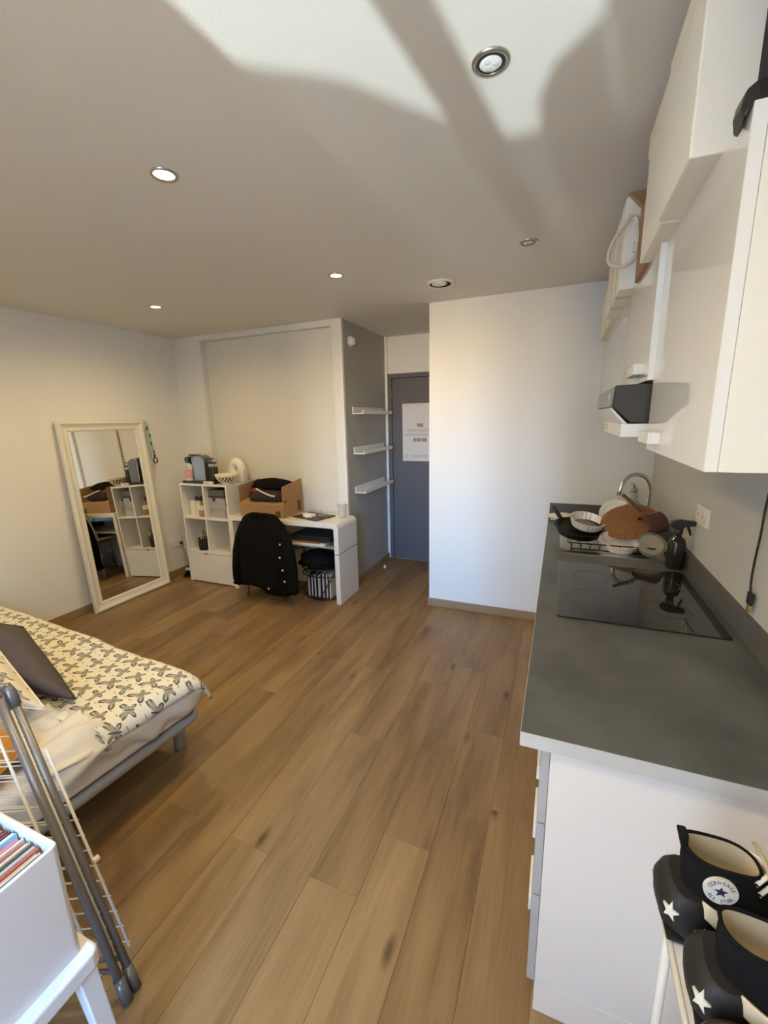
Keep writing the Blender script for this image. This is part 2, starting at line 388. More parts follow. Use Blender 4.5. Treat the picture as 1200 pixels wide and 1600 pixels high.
def butterfly(name, cell, base, ink, strength=0.9):
    """flat butterfly print from UV metres"""
    mt = bpy.data.materials.new(name); mt.use_nodes = True
    t = mt.node_tree; p = t.nodes['Principled BSDF']; L = t.links.new; N = t.nodes.new
    p.inputs['Roughness'].default_value = 0.9; p.inputs['Specular IOR Level'].default_value = 0.2
    uv = N('ShaderNodeTexCoord'); sp = N('ShaderNodeSeparateXYZ'); L(uv.outputs['UV'], sp.inputs[0])
    u = X(t, sp.outputs['X']) / cell; v = X(t, sp.outputs['Y']) / (cell * 0.80)
    row = v.op('FLOOR'); uu = u + row * 0.43
    cx = uu.op('FLOOR'); lx = uu - cx - 0.5; ly = (v - row - 0.5) * 0.80
    cb = N('ShaderNodeCombineXYZ'); L(cx.k, cb.inputs[0]); L(row.k, cb.inputs[1])
    wn = N('ShaderNodeTexWhiteNoise'); wn.noise_dimensions = '2D'; L(cb.outputs[0], wn.inputs['Vector'])
    r1 = X(t, wn.outputs['Value']); sc_ = N('ShaderNodeSeparateColor'); L(wn.outputs['Color'], sc_.inputs[0]); r2 = X(t, sc_.outputs[1])
    an = (r1 - 0.5) * 1.1 - 0.35
    ca = an.op('COSINE'); sa = an.op('SINE'); k = r2 * 0.28 + 0.74
    x = (lx * ca + ly * sa) * k; y = (ly * ca - lx * sa) * k
    ax = x.op('ABSOLUTE')
    th = y.op('ARCTAN2', ax + 0.001); rad = (ax.op('POWER', 2.0) + y.op('POWER', 2.0)).op('SQRT')
    def lobe(amp, c, wd): return (((th - c) / wd).op('POWER', 2.0) * -1.0).op('EXPONENT') * amp
    d = rad / (lobe(0.43, 0.60, 0.50) + lobe(0.27, -0.78, 0.50) + 0.02)
    inside = d.lt(1.0)
    outl = (d - 0.91).op('ABSOLUTE').lt(0.10)
    ang = y.op('ARCTAN2', ax + 0.02)
    vein = (ang * 19.0).op('SINE').gt(0.55) * inside
    ns = N('ShaderNodeTexNoise'); ns.inputs['Scale'].default_value = 130.0; L(uv.outputs['UV'], ns.inputs['Vector'])
    speck = X(t, ns.outputs['Fac']).gt(0.54) * inside * d.gt(0.66)
    body = ax.lt(0.022) * y.op('ABSOLUTE').lt(0.17)
    bead = (((u + row * 0.43 + 0.5).op('FRACT') - 0.5).op('ABSOLUTE') * 1.0).op('POWER', 2.0)
    vy = ((v + 0.5).op('FRACT') - 0.5) * 0.8
    bd = ((bead * 1.0 + (vy * 1.5).op('POWER', 2.0)).op('SQRT'))
    beadm = bd.lt(0.085)
    ink_m = outl.op('MAXIMUM', vein * 0.95).op('MAXIMUM', body).op('MAXIMUM', speck * 0.8).op('MAXIMUM', inside * 0.46).op('MAXIMUM', beadm * 0.6) * strength
    mx = N('ShaderNodeMix'); mx.data_type = 'RGBA'; L(ink_m.k, mx.inputs[0])
    mx.inputs[6].default_value = base + (1,); mx.inputs[7].default_value = ink + (1,)
    L(mx.outputs[2], p.inputs['Base Color'])
    n2 = N('ShaderNodeTexNoise'); n2.inputs['Scale'].default_value = 60.0; L(uv.outputs['UV'], n2.inputs['Vector'])
    bp = N('ShaderNodeBump'); bp.inputs['Strength'].default_value = 0.25; bp.inputs['Distance'].default_value = 0.004
    L(n2.outputs['Fac'], bp.inputs['Height']); L(bp.outputs[0], p.inputs['Normal'])
    return mt
M['butterfly'] = butterfly('butterfly_print_cloth', 0.108, (0.80, 0.76, 0.65), (0.035, 0.033, 0.035))
M['butterfly_big'] = butterfly('butterfly_print_pillow_cloth', 0.14, (0.72, 0.64, 0.52), (0.035, 0.033, 0.035), 0.8)

# ================================================================== SETTING
T = 0.1
fl = struct('floor', B().box(XL, XR, YB, YD, -0.12, -0.012), M['seam'])
# planks: 0.193 wide rows along Y, joints staggered; planks run up to the walls
PW, PLEN = 0.1932, 1.285
cache = {}
def plank(x0, x1, y0, y1):
    key = (round(x1-x0, 4), round(y1-y0, 4))
    if key not in cache:
        g = 0.0003; c = 0.0009; w_, l_ = (x1-x0)/2 - g, (y1-y0)/2 - g
        p = [(-w_,-l_,-0.012),(w_,-l_,-0.012),(w_,l_,-0.012),(-w_,l_,-0.012),(-w_,-l_,-c*0.6),(w_,-l_,-c*0.6),(w_,l_,-c*0.6),(-w_,l_,-c*0.6),
             (-w_+c,-l_+c,0),(w_-c,-l_+c,0),(w_-c,l_-c,0),(-w_+c,l_-c,0)]
        me = bpy.data.meshes.new('plank')
        me.from_pydata(p, [], [(3,2,1,0),(0,1,5,4),(1,2,6,5),(2,3,7,6),(3,0,4,7),(4,5,9,8),(5,6,10,9),(6,7,11,10),(7,4,8,11),(8,9,10,11)])
        me.materials.append(M['plank']); cache[key] = me
    o = bpy.data.objects.new('plank', cache[key]); COL.objects.link(o); o.parent = fl
    o.location = ((x0+x1)/2, (y0+y1)/2, 0)
row = 0
x = -0.3702 - PW * 18
prnd = random.Random(3)
while x < XR:
    x0, x1 = max(x, XL), min(x + PW, XR)
    i = round((x + 0.3702) / PW)
    off = {0: 1.995, -1: 1.283, 1: 1.55, -2: 2.32, -3: 1.75, -4: 1.05, 2: 0.9}.get(i, prnd.uniform(0, PLEN))
    if x1 - x0 > 0.01:
        y = off - PLEN * math.ceil((off - YB) / PLEN)
        while y < YD:
            y0, y1 = max(y, YB), min(y + PLEN, YD)
            hid = (x0 > 0.05 and y0 > 0.95) or (y0 > YW + 0.05 and x0 > WL + 0.02) or (y0 > YC + 0.05 and x1 < XK - 0.02)
            if y1 - y0 > 0.02 and not hid: plank(x0, x1, y0, y1)
            y += PLEN
    x += PW

struct('ceiling', B().box(XL-T, XR+T, YB-T, YD+T, CEIL, CEIL+T), M['ceil'])
struct('wall_left', B().box(XL-T, XL, YB-T, YD+T, -0.12, CEIL), M['wall'])
struct('wall_right', B().box(XR, XR+T, YB-T, YW, -0.12, CEIL), M['kitchen_wall'])
struct('wall_back', B().box(WL, XR+T, YW, YD+T, -0.12, CEIL), M['wall'])
# closet front: strip of wall left of the doors; box behind
cl = struct('wall_closet', B().box(XL, -3.475, YC, YC+T, -0.012, CEIL), M['wall'])
struct('wall_closet_rear', B().box(XL, XK-0.09, YD, YD+T, -0.12, CEIL), M['wall'])
struct('wall_closet_side', B().box(XK-0.09, XK, YC, YD, -0.12, CEIL), M['grey_wall'])
struct('wall_hall', B().box(XK-0.09, -1.80, YD, YD+T, -0.12, CEIL).box(-1.80, WL, YD, YD+T, 2.118, CEIL).box(-1.80, WL, YD+0.035, YD+T, -0.12, 2.118), M['wall'])
# wall behind the camera with the french window
struct('wall_front', B().box(XL, -0.985, YB-T, YB, -0.12, CEIL).box(-0.33, XR, YB-T, YB, -0.12, CEIL).box(-0.985, -0.33, YB-T, YB, 2.38, CEIL), M['wall'])
wf = struct('window_1', B().box(-0.985, -0.953, YB-0.05, YB-0.01, 0, 2.38), M['white_lac'])
part('jamb', B().box(-0.362, -0.33, YB-0.05, YB-0.01, 0, 2.38), M['white_lac'], wf)
part('mullion', B().box(-0.675, -0.593, YB-0.05, YB-0.01, 0.36, 2.34), M['white_lac'], wf)
part('head', B().box(-0.953, -0.362, YB-0.05, YB-0.01, 2.34, 2.38), M['white_lac'], wf)
part('kick_panel', B().box(-0.953, -0.362, YB-0.05, YB-0.01, 0, 0.36), M['white_lac'], wf)
struct('trim_5', B().prism([(-0.362, 0.02), (-0.51, 0.02), (-0.51, 0.88), (-0.495, 0.95), (-0.45, 1.01), (-0.362, 1.06)], YB+0.005, YB+0.02), M['sheet'])   # tied-back curtain
# unseen screen added outside, its top cut to dim light thrown up on the ceiling
scr = bpy.data.materials.new('light_dimming_sheet'); scr.use_nodes = True
t_ = scr.node_tree; t_.nodes.clear(); o_ = t_.nodes.new('ShaderNodeOutputMaterial'); a_ = t_.nodes.new('ShaderNodeBsdfTransparent'); b_ = t_.nodes.new('ShaderNodeBsdfDiffuse'); x_ = t_.nodes.new('ShaderNodeMixShader')
b_.inputs[0].default_value = (0.5, 0.5, 0.5, 1); x_.inputs[0].default_value = 0.70
t_.links.new(a_.outputs[0], x_.inputs[1]); t_.links.new(b_.outputs[0], x_.inputs[2]); t_.links.new(x_.outputs[0], o_.inputs[0])
scp = [(-1.02, 0.77), (-0.977, 0.748), (-0.863, 0.686), (-0.759, 0.573), (-0.689, 0.500), (-0.45, 0.495)]
struct('dimming_screen', B().prism([(-1.02, -0.6)] + scp + [(-0.45, -0.6)], -1.31, -1.30), scr)
struct('sky_blocking_houses', B().box(-18, -1.6, -11.0, -10.6, -6, 9.0).box(-1.6, 2.6, -11.0, -10.7, -6, 0.4).box(2.6, 18, -11.0, -10.6, -6, 7.0), M['kitchen_wall'])   # unseen houses across the street, added with stepped heights to block sky light
# front door of the flat in the hall (grey), with frame
dr = struct('door_1', B().box(-1.755, WL-0.01, YD-0.012, YD+0.03, 0.006, 2.07), M['door_grey'], bevel=0.003)
part('door_frame', B().box(-1.80, -1.757, YD-0.03, YD+0.03, 0, 2.118).box(-1.757, WL, YD-0.03, YD+0.03, 2.073, 2.118), M['door_grey'], dr, bevel=0.004)
part('hinge', B().cyl((-1.757, YD-0.032, 1.86), 0.008, 0.10, n=10), M['nickel'], dr)
part('hinge', B().cyl((-1.757, YD-0.032, 0.25), 0.008, 0.10, n=10), M['door_grey'], dr)
# white corner bead where the grey closet side meets the door
struct('trim_2', B().box(XK, -1.802, YD-0.03, YD, 0.07, CEIL), M['wall'])
# baseboards
def base(name, b): return struct(name, b, M['base_wood'], bevel=0.003)
base('baseboard_left', B().box(XL, XL+0.012, YB, YC, 0, 0.07))
base('baseboard_back', B().box(WL-0.012, 0.02, YW-0.012, YW, 0, 0.07))
base('baseboard_hall', B().box(WL-0.012, WL, YW, YD-0.04, 0, 0.07))
base('baseboard_closet', B().box(XK, XK+0.012, YC, YD-0.035, 0, 0.07))

# closet with two sliding doors
c = thing('sliding_closet', 'white built-in closet with two tall sliding doors behind the desk', 'closet', (-2.66, YC, 0))
part('jamb', B().box(-3.475, -3.44, YC-0.03, YC+0.08, 0.0, CEIL), M['white_lac'], c, bevel=0.003)
part('jamb', B().box(-1.93, -1.851, YC-0.03, YC+0.08, 0.0, CEIL), M['white_lac'], c, bevel=0.003)
part('top_rail', B().box(-3.44, -1.93, YC-0.03, YC+0.08, 2.45, CEIL), M['white_lac'], c, bevel=0.003)
part('bottom_rail', B().box(-3.44, -1.93, YC-0.01, YC+0.08, 0, 0.02), M['white_lac'], c)
part('door', B().box(-3.438, -2.67, YC+0.035, YC+0.055, 0.022, 2.448), M['closet'], c, bevel=0.002)
part('door', B().box(-2.695, -1.932, YC+0.005, YC+0.025, 0.022, 2.448), M['closet'], c, bevel=0.002)
struct('trim_3', B().box(-1.851, XK, YC-0.03, YC, 0.0, CEIL), M['wall'])

# ================================================================== CEILING FITTINGS
def downlight(x, y, on, label, real=True):
    d = thing('downlight', label, 'ceiling light', (x, y, CEIL), 'round recessed ceiling spotlights')
    prof = [(0.034, -0.001), (0.036, -0.006), (0.044, -0.007), (0.047, -0.003), (0.047, 0.0)]
    part('ring', B().lathe((x, y, CEIL), prof, 36, cap0=False, cap1=False), M['nickel'], d)
    bl = part('bulb', B().lathe((x, y, CEIL), [(0.0335, -0.0012), (0.030, -0.004), (0.018, -0.0065), (0.004, -0.0075)], 28, cap0=False), M['bulb_on'] if on else M['bulb_off'], d)
    if not on:
        part('baffle', B().lathe((x, y, CEIL), [(0.0355, -0.0035), (0.028, -0.006), (0.028, -0.003), (0.0355, -0.002)], 28, cap0=False, cap1=False), M['black'], d)
        for k in range(3):
            a = 2*PI*k/3
            part('lens', B().lathe((x + 0.012*math.cos(a), y + 0.012*math.sin(a), CEIL), [(0.008, -0.007), (0.006, -0.0095), (0.002, -0.0105)], 12, cap0=False), M['glass'], d)
    if on:
        l = bpy.data.lights.new('lamp', 'SPOT'); l.energy = LAMP_W; l.color = LAMP_COL; l.spot_size = math.radians(172); l.spot_blend = 1.0; l.shadow_soft_size = 0.03
        o = bpy.data.objects.new('lamp', l); COL.objects.link(o); o.parent = d; o.location = (0, 0, -0.03)
downlight(-1.361, 1.317, True, 'lit recessed spotlight, largest and nearest of the three glowing ones')
downlight(-1.333, 2.541, True, 'lit recessed spotlight in the ceiling before the closet doors, rightmost glowing one')
downlight(-2.888, 2.567, True, 'lit recessed spotlight above the leaning mirror, leftmost and farthest glowing one')
downlight(-2.888, 1.317, True, 'lit recessed spotlight above the bed, left of the picture')
downlight(-1.361, 0.07, True, 'lit recessed spotlight over the record crate, above the picture')
downlight(-0.218, 0.07, True, 'lit recessed spotlight over the near end of the kitchen, above the picture')
downlight(-0.218, 1.293, False, 'large unlit recessed spotlight with dark ring inside the bright daylight patch')
downlight(-0.21, 2.525, False, 'small unlit recessed spotlight near the boxes above the wall cabinets')
v = thing('ceiling_vent', 'round white ceiling vent with dark slot, above the hall entrance', 'vent', (-0.793, 2.979, CEIL))
part('vent_rim', B().lathe((-0.793, 2.979, CEIL), [(0.088, 0), (0.09, -0.006), (0.082, -0.012), (0.070, -0.010)], 40, cap0=False, cap1=False), M['white_lac'], v)
part('vent_throat', B().lathe((-0.793, 2.979, CEIL), [(0.070, -0.010), (0.066, -0.002), (0.01, -0.0015)], 40, cap0=False), M['black_matt'], v)
part('vent_disc', B().lathe((-0.793, 2.952, CEIL-0.0135), [(0.050, 0.002), (0.050, -0.002), (0.02, -0.007), (0.004, -0.008)], 36), M['white_lac'], v)

a = thing('motion_alarm', 'white round alarm sensor high on the grey closet side wall', 'alarm', (XK, 3.70, 2.33))
part('alarm_base', B().cyl((XK, 3.70, 2.335), 0.045, 0.018, 'x', 28), M['socket'], a, bevel=0.002)
part('alarm_cover', B().cyl((XK+0.018, 3.70, 2.335), 0.038, 0.026, 'x', 28, r2=0.030), M['socket'], a, bevel=0.003)
for k in (-1, 0, 1):
    part('vent_rib', B().box(XK+0.030, XK+0.047, 3.70+k*0.016-0.003, 3.70+k*0.016+0.003, 2.312, 2.358), M['socket'], a)

# picture ledges on the grey wall
for z, lab in ((1.70, 'top'), (1.325, 'middle'), (0.945, 'bottom')):
    y0, y1 = 3.70, 4.45
    s = thing('picture_ledge', f'empty white picture ledge on grey wall, {lab} of the three', 'shelf', (XK, y0, z), 'white picture ledges')
    part('ledge_bottom', B().box(XK+0.009, XK+0.115, y0, y1, z-0.012, z), M['white_lac'], s, bevel=0.0015)
    part('ledge_back', B().box(XK, XK+0.009, y0, y1, z-0.012, z+0.055), M['white_lac'], s, bevel=0.0015)
    part('ledge_lip', B().box(XK+0.106, XK+0.115, y0, y1, z, z+0.024), M['white_lac'], s, bevel=0.0015)

# poster on the door
ps = thing('door_poster', 'white printed poster taped on the dark grey door', 'poster', (-1.33, YD-0.013, 1.17))
px0, px1, pz0, pz1 = -1.635, -1.055, 1.17, 1.797
part('sheet', B().box(px0, px1, YD-0.0155, YD-0.0125, pz0, pz1), M['paper'], ps)
def ptext(name, text, size, cx, cz, mt, align='CENTER', sx=1.0, bold=0.0):
    vs, fs = glyphs(text, size, align, bold)
    part(name, B().add([(cx + v.x*sx, YD-0.0162 - v.z*0.2, cz + v.y) for v in vs], fs), mt, ps)
ptext('lettering', 'PARIS', 0.050, -1.430, 1.562, M['ink'], sx=0.56, bold=0.03)
ptext('lettering', 'BOOK FAIR', 0.050, -1.430, 1.402, M['ink'], sx=0.60, bold=0.03)
ptext('lettering', '5-8 JUIN 2023', 0.038, -1.535, 1.225, M['ink_grey'], align='LEFT', sx=0.9)
ptext('lettering', 'AFFICHE', 0.014, -1.615, 1.780, M['ink_grey'], align='LEFT')
ptext('lettering', 'PARIS BOOK FAIR', 0.014, -1.44, 1.780, M['ink_grey'])
b = B()
for r_ in range(2):
    for k in range(11):
        cx, cz = -1.585 + k*0.030 + r_*-0.01, 1.507 - r_*0.048
        for dx, s_ in ((-0.009, 1), (0.009, -1)):
            b.hexa([(cx+dx-0.012*s_, YD-0.0165, cz-0.016), (cx+dx-0.008*s_, YD-0.0165, cz-0.016), (cx+dx-0.008*s_, YD-0.0155, cz-0.016), (cx+dx-0.012*s_, YD-0.0155, cz-0.016),
                    (cx+dx+0.008*s_+0.006, YD-0.0165, cz+0.016), (cx+dx+0.012*s_+0.006, YD-0.0165, cz+0.016), (cx+dx+0.012*s_+0.006, YD-0.0155, cz+0.016), (cx+dx+0.008*s_+0.006, YD-0.0155, cz+0.016)])
part('outlined_lettering', b, M['ink_grey'], ps)
part('round_emblem', B().tube([(-1.592 + 0.019*math.cos(2*PI*i/24), YD-0.016, 1.225 + 0.022*math.sin(2*PI*i/24)) for i in range(24)], 0.0022, 6, closed=True), M['ink_grey'], ps)
solo('door_stop', B().lathe((-1.742, 4.205, 0), [(0.014, 0), (0.016, 0.004), (0.013, 0.018), (0.015, 0.026), (0.008, 0.032)], 18), M['socket'], 'small white door stop on the floor by the grey wall', 'door stop', (-1.742, 4.205, 0))

# ================================================================== MIRROR (leaning on the left wall)
mr_ = thing('floor_mirror', 'tall mirror in a cream moulded frame leaning on the left wall', 'mirror', (-3.715, 2.65, 0))
my0, my1, mH = 2.258, 3.045, 1.672
ex = Vector((-0.082, 0, mH)); ex_n = ex.normalized(); nrm = Vector((ex_n.z, 0, -ex_n.x))   # pointing into the room
def mpt(y, s_, d): # y along, s up the mirror 0..len, d proud
    p = Vector((-3.717, y, 0.004)) + ex_n*s_ + nrm*d; return (p.x, p.y, p.z)
Ls = ex.length
prof = [(0, -0.022), (0, 0.006), (0.006, 0.014), (0.020, 0.016), (0.028, 0.010), (0.040, 0.001), (0.058, -0.004), (0.070, -0.002), (0.078, -0.006), (0.086, -0.012), (0.086, -0.022)]
R = []
for d_, h_ in prof:
    R.append([mpt(my0+d_, d_, h_), mpt(my1-d_, d_, h_), mpt(my1-d_, Ls-d_, h_), mpt(my0+d_, Ls-d_, h_)])
fb = B(); fb.rings(R, False, False, smooth=False)
part('frame', fb, M['mirror_frame'], mr_)
part('mirror_glass', B().add([mpt(my0+0.08, 0.08, -0.013), mpt(my1-0.08, 0.08, -0.013), mpt(my1-0.08, Ls-0.08, -0.013), mpt(my0+0.08, Ls-0.08, -0.013),
                              mpt(my0+0.08, 0.08, -0.018), mpt(my1-0.08, 0.08, -0.018), mpt(my1-0.08, Ls-0.08, -0.018), mpt(my0+0.08, Ls-0.08, -0.018)],
                             [(0,1,2,3),(7,6,5,4),(0,4,5,1),(1,5,6,2),(2,6,7,3),(3,7,4,0)]), M['mirror'], mr_)
part('back_board', B().add([mpt(my0+0.004, 0.004, -0.0215), mpt(my1-0.004, 0.004, -0.0215), mpt(my1-0.004, Ls-0.004, -0.0215), mpt(my0+0.004, Ls-0.004, -0.0215)], [(0,1,2,3)]), M['cardboard'], mr_)
ly = thing('lanyard', 'mint printed lanyard with dark ring hanging from the mirror corner', 'lanyard', (-3.77, 3.05, 1.67))
def lan(dy): return [(-3.776, 3.035+dy, 1.676), (-3.762, 3.047+dy, 1.66), (-3.752, 3.056+dy, 1.56), (-3.745, 3.066+dy, 1.44), (-3.738, 3.078+dy, 1.33)]
for dy in (0.0, 0.014):
    P_ = lan(dy); bb = B()
    bb.rings([[(p[0]-0.001, p[1]-0.008, p[2]), (p[0]-0.001, p[1]+0.008, p[2]), (p[0]+0.001+dy*0.1, p[1]+0.008, p[2]), (p[0]+0.001+dy*0.1, p[1]-0.008, p[2])] for p in P_], smooth=False)
    part('ribbon', bb, M['mint'], ly)
for k, (z, dy) in enumerate(((1.60, 0.0), (1.53, 0.012), (1.45, 0.004), (1.37, 0.012))):
    part('printed_spot', B().box(-3.7525+0.0105*(k/3)-0.001, -3.7475+0.0105*(k/3), 3.050+k*0.007+dy-0.004, 3.050+k*0.007+dy+0.006, z-0.016, z+0.016), M['black_matt'], ly)
part('ring', B().tube([(-3.735, 3.088+0.021*math.cos(2*PI*i/20), 1.285+0.026*math.sin(2*PI*i/20)) for i in range(20)], 0.006, 8, closed=True), M['black'], ly)
part('clasp', B().box(-3.742, -3.732, 3.076, 3.092, 1.305, 1.345), M['black'], ly, bevel=0.002)

so = thing('wall_socket', 'white socket on the left wall between mirror and cube shelf', 'socket', (XL, 3.27, 0.35))
part('plate', B().box(XL, XL+0.010, 3.20, 3.36, 0.31, 0.39), M['socket'], so, bevel=0.003)
for yy in (3.24, 3.32):
    part('insert', B().cyl((XL+0.008, yy, 0.35), 0.026, 0.006, 'x', 24), M['socket'], so)
pg = thing('plug_cable', 'black plug and cable hanging from the left wall socket', 'cable', (XL+0.014, 3.32, 0.35))
part('plug', B().cyl((XL+0.0142, 3.335, 0.35), 0.018, 0.035, 'x', 18, r2=0.013), M['black'], pg, bevel=0.002)
part('cord', B().tube([(XL+0.047, 3.335, 0.345), (XL+0.07, 3.34, 0.28), (XL+0.06, 3.36, 0.15), (XL+0.04, 3.42, 0.05), (XL+0.05, 3.50, 0.012)], 0.0035, 8), M['black'], pg)

# ================================================================== CUBE SHELF
sx0, sx1, sy0, sy1, sh = -3.562, -2.958, 3.18, 3.534, 1.045
cs = thing('cube_shelf', 'white cube shelf with four open boxes and one drawer beside the desk', 'shelf', (-3.26, sy0, 0))
th = 0.018
part('side_panel', B().box(sx0, sx0+th, sy0, sy1, 0, sh-th), M['white_lac'], cs, bevel=0.001)
part('side_panel', B().box(sx1-th, sx1, sy0, sy1, 0, sh-th), M['white_lac'], cs, bevel=0.001)
part('top_panel', B().box(sx0, sx1, sy0, sy1, sh-th, sh), M['white_lac'], cs, bevel=0.001)
part('back_panel', B().box(sx0+th, sx1-th, sy1-0.006, sy1, 0.03, sh-th), M['white_lac'], cs)
part('shelf', B().box(sx0+th, sx1-th, sy0, sy1-0.006, 0.684, 0.684+th), M['white_lac'], cs, bevel=0.001)
part('shelf', B().box(sx0+th, sx1-th, sy0, sy1-0.006, 0.325, 0.325+th), M['white_lac'], cs, bevel=0.001)
xm = (sx0+sx1)/2
part('divider', B().box(xm-th/2, xm+th/2, sy0, sy1-0.006, 0.702, sh-th), M['white_lac'], cs, bevel=0.001)
part('divider', B().box(xm-th/2, xm+th/2, sy0, sy1-0.006, 0.343, 0.684), M['white_lac'], cs, bevel=0.001)
d = part('drawer', B().prism([(sx0+th+0.002, 0.012), (sx1-th-0.002, 0.012), (sx1-th-0.002, 0.320), (-3.290, 0.320), (-3.298, 0.311), (-3.346, 0.311), (-3.354, 0.320), (sx0+th+0.002, 0.320)], sy0+0.001, sy0+0.017), M['white_lac'], cs, bevel=0.001)
part('drawer_box', B().box(sx0+th+0.01, sx1-th-0.01, sy0+0.018, sy1-0.02, 0.03, 0.27), M['seam'], d)

# --- on the shelf
cm = thing('coffee_machine', 'grey capsule coffee machine with black base on the cube shelf', 'coffee machine', (-3.36, 3.30, sh))
part('base', B().prism(rrect(-3.556, -3.130, 3.205, 3.345, 0.03), sh, sh+0.024, 'xy'), M['black'], cm, bevel=0.003)
part('body', B().prism([(-3.385, sh+0.0245), (-3.245, sh+0.0245), (-3.240, sh+0.215), (-3.255, sh+0.252), (-3.29, sh+0.275), (-3.33, sh+0.280), (-3.385, sh+0.272), (-3.398, sh+0.255)], 3.225, 3.335), M['grey_body'], cm, bevel=0.006)
part('front_strip', B().prism([(-3.392, sh+0.03), (-3.384, sh+0.03), (-3.396, sh+0.262), (-3.404, sh+0.262)], 3.222, 3.230), M['chrome'], cm)
part('brew_head', B().prism([(-3.475, sh+0.205), (-3.392, sh+0.165), (-3.400, sh+0.270), (-3.475, sh+0.267)], 3.238, 3.325), M['black'], cm, bevel=0.008)
part('front_column', B().box(-3.425, -3.388, 3.238, 3.325, sh+0.0245, sh+0.18), M['black'], cm, bevel=0.003)
part('knob', B().cyl((-3.462, 3.216, sh+0.235), 0.032, 0.022, 'y', 28), M['black'], cm, bevel=0.004)
part('knob_cap', B().cyl((-3.462, 3.212, sh+0.235), 0.018, 0.006, 'y', 24), M['hood_dark'], cm)
part('lever', B().box(-3.475, -3.345, 3.258, 3.303, sh+0.272, sh+0.286), M['black'], cm, bevel=0.004)
fr = part('milk_frother', B().lathe((-3.188, 3.275, sh+0.0245), [(0.045, 0), (0.047, 0.01), (0.046, 0.135), (0.043, 0.14)], 30), M['black'], cm)
part('steel_collar', B().lathe((-3.188, 3.275, sh+0.1645), [(0.045, 0), (0.045, 0.03), (0.035, 0.036)], 30), M['chrome'], fr)
part('frother_lid', B().lathe((-3.188, 3.275, sh+0.2005), [(0.040, 0), (0.040, 0.010), (0.01, 0.016)], 30), M['hood_dark'], fr)
part('frother_arm', B().box(-3.25, -3.17, 3.262, 3.29, sh+0.240, sh+0.252), M['black'], cm, bevel=0.003)

mg = thing('pink_mug', 'pink mug standing on the base of the coffee machine', 'mug', (-3.487, 3.262, sh+0.0245))
mz = sh+0.0245; mcx, mcy = -3.487, 3.262
part('mug_body', B().lathe((mcx, mcy, mz), [(0.040, 0.0), (0.046, 0.003), (0.048, 0.098), (0.0465, 0.100), (0.045, 0.096), (0.043, 0.008), (0.004, 0.006)], 32), M['pink'], mg)
part('mug_foot', B().lathe((mcx, mcy, mz), [(0.0462, 0.001), (0.0472, 0.004), (0.0478, 0.022), (0.0474, 0.023)], 32, cap0=False, cap1=False), M['cream'], mg)
part('handle', B().tube([(mcx-0.046, mcy, mz+0.072), (mcx-0.066, mcy, mz+0.074), (mcx-0.078, mcy, mz+0.058), (mcx-0.078, mcy, mz+0.038), (mcx-0.066, mcy, mz+0.022), (mcx-0.046, mcy, mz+0.022)], 0.006, 8), M['cream'], mg)

rm = thing('white_gadget', 'small white box with a dark label on the shelf, before the lattice bowl', 'gadget', (-3.24, 3.215, sh))
part('case', B().box(-3.245, -3.125, 3.184, 3.203, sh+0.0003, sh+0.030), M['white_cer'], rm, bevel=0.005)
part('label', B().box(-3.222, -3.175, 3.1828, 3.1845, sh+0.010, sh+0.021), M['ink_grey'], rm)

bw = thing('lattice_bowl', 'cream lattice bowl with diamond holes on the cube shelf', 'bowl', (-3.012, 3.262, sh))
bcx, bcy = -3.012, 3.262
part('foot', B().lathe((bcx, bcy, sh), [(0.045, 0), (0.048, 0.004), (0.052, 0.018), (0.048, 0.018), (0.042, 0.008)], 32), M['cream'], bw)
def bowl_r(z): return 0.052 + 0.060 * (max(0, (z-0.016)/0.085))**0.62
part('rim', B().lathe((bcx, bcy, sh), [(bowl_r(0.074), 0.073), (bowl_r(0.085)+0.002, 0.084), (bowl_r(0.100)+0.002, 0.100), (bowl_r(0.1)-0.005, 0.100), (bowl_r(0.074)-0.005, 0.073)], 36, cap0=False, cap1=False), M['cream'], bw)
lb = B()
for k in range(18):
    for s_ in (-1, 1):
        lb.tube([(bcx + bowl_r(z)*math.cos(2*PI*k/18 + s_*0.42*q), bcy + bowl_r(z)*math.sin(2*PI*k/18 + s_*0.42*q), sh+z) for q, z in ((0, 0.016), (0.33, 0.036), (0.66, 0.056), (1, 0.076))], 0.0042, 6)
lat = part('lattice', lb, M['cream'], bw); lat['kind'] = 'stuff'
part('inner_bowl', B().lathe((bcx, bcy, sh), [(0.040, 0.012), (0.062, 0.030), (0.092, 0.072)], 28, cap1=False), M['plum_cloth'], bw)

va = thing('ring_vase', 'white ring vase with a hole through it on the cube shelf', 'vase', (-3.045, 3.455, sh))
vcx, vcy, vcz = -3.045, 3.455, sh+0.125
vb = B(); Rr = []
for i in range(40):
    a = 2*PI*i/40; Rr.append([(vcx + (0.062+0.043*math.cos(2*PI*k/16))*math.cos(a), vcy + 0.042*math.sin(2*PI*k/16), vcz + (0.062+0.043*math.cos(2*PI*k/16))*math.sin(a)*1.12) for k in range(16)])
Rr.append(Rr[0]); vb.rings(Rr, False, False)
part('ring_body', vb, M['white_cer'], va)
part('foot', B().prism([(vcx-0.098, sh), (vcx+0.098, sh), (vcx+0.104, vcz), (vcx+0.062, vcz-0.02), (vcx+0.03, vcz-0.058), (vcx, vcz-0.066), (vcx-0.03, vcz-0.058), (vcx-0.062, vcz-0.02), (vcx-0.104, vcz)], vcy-0.034, vcy+0.034), M['white_cer'], va, bevel=0.008)

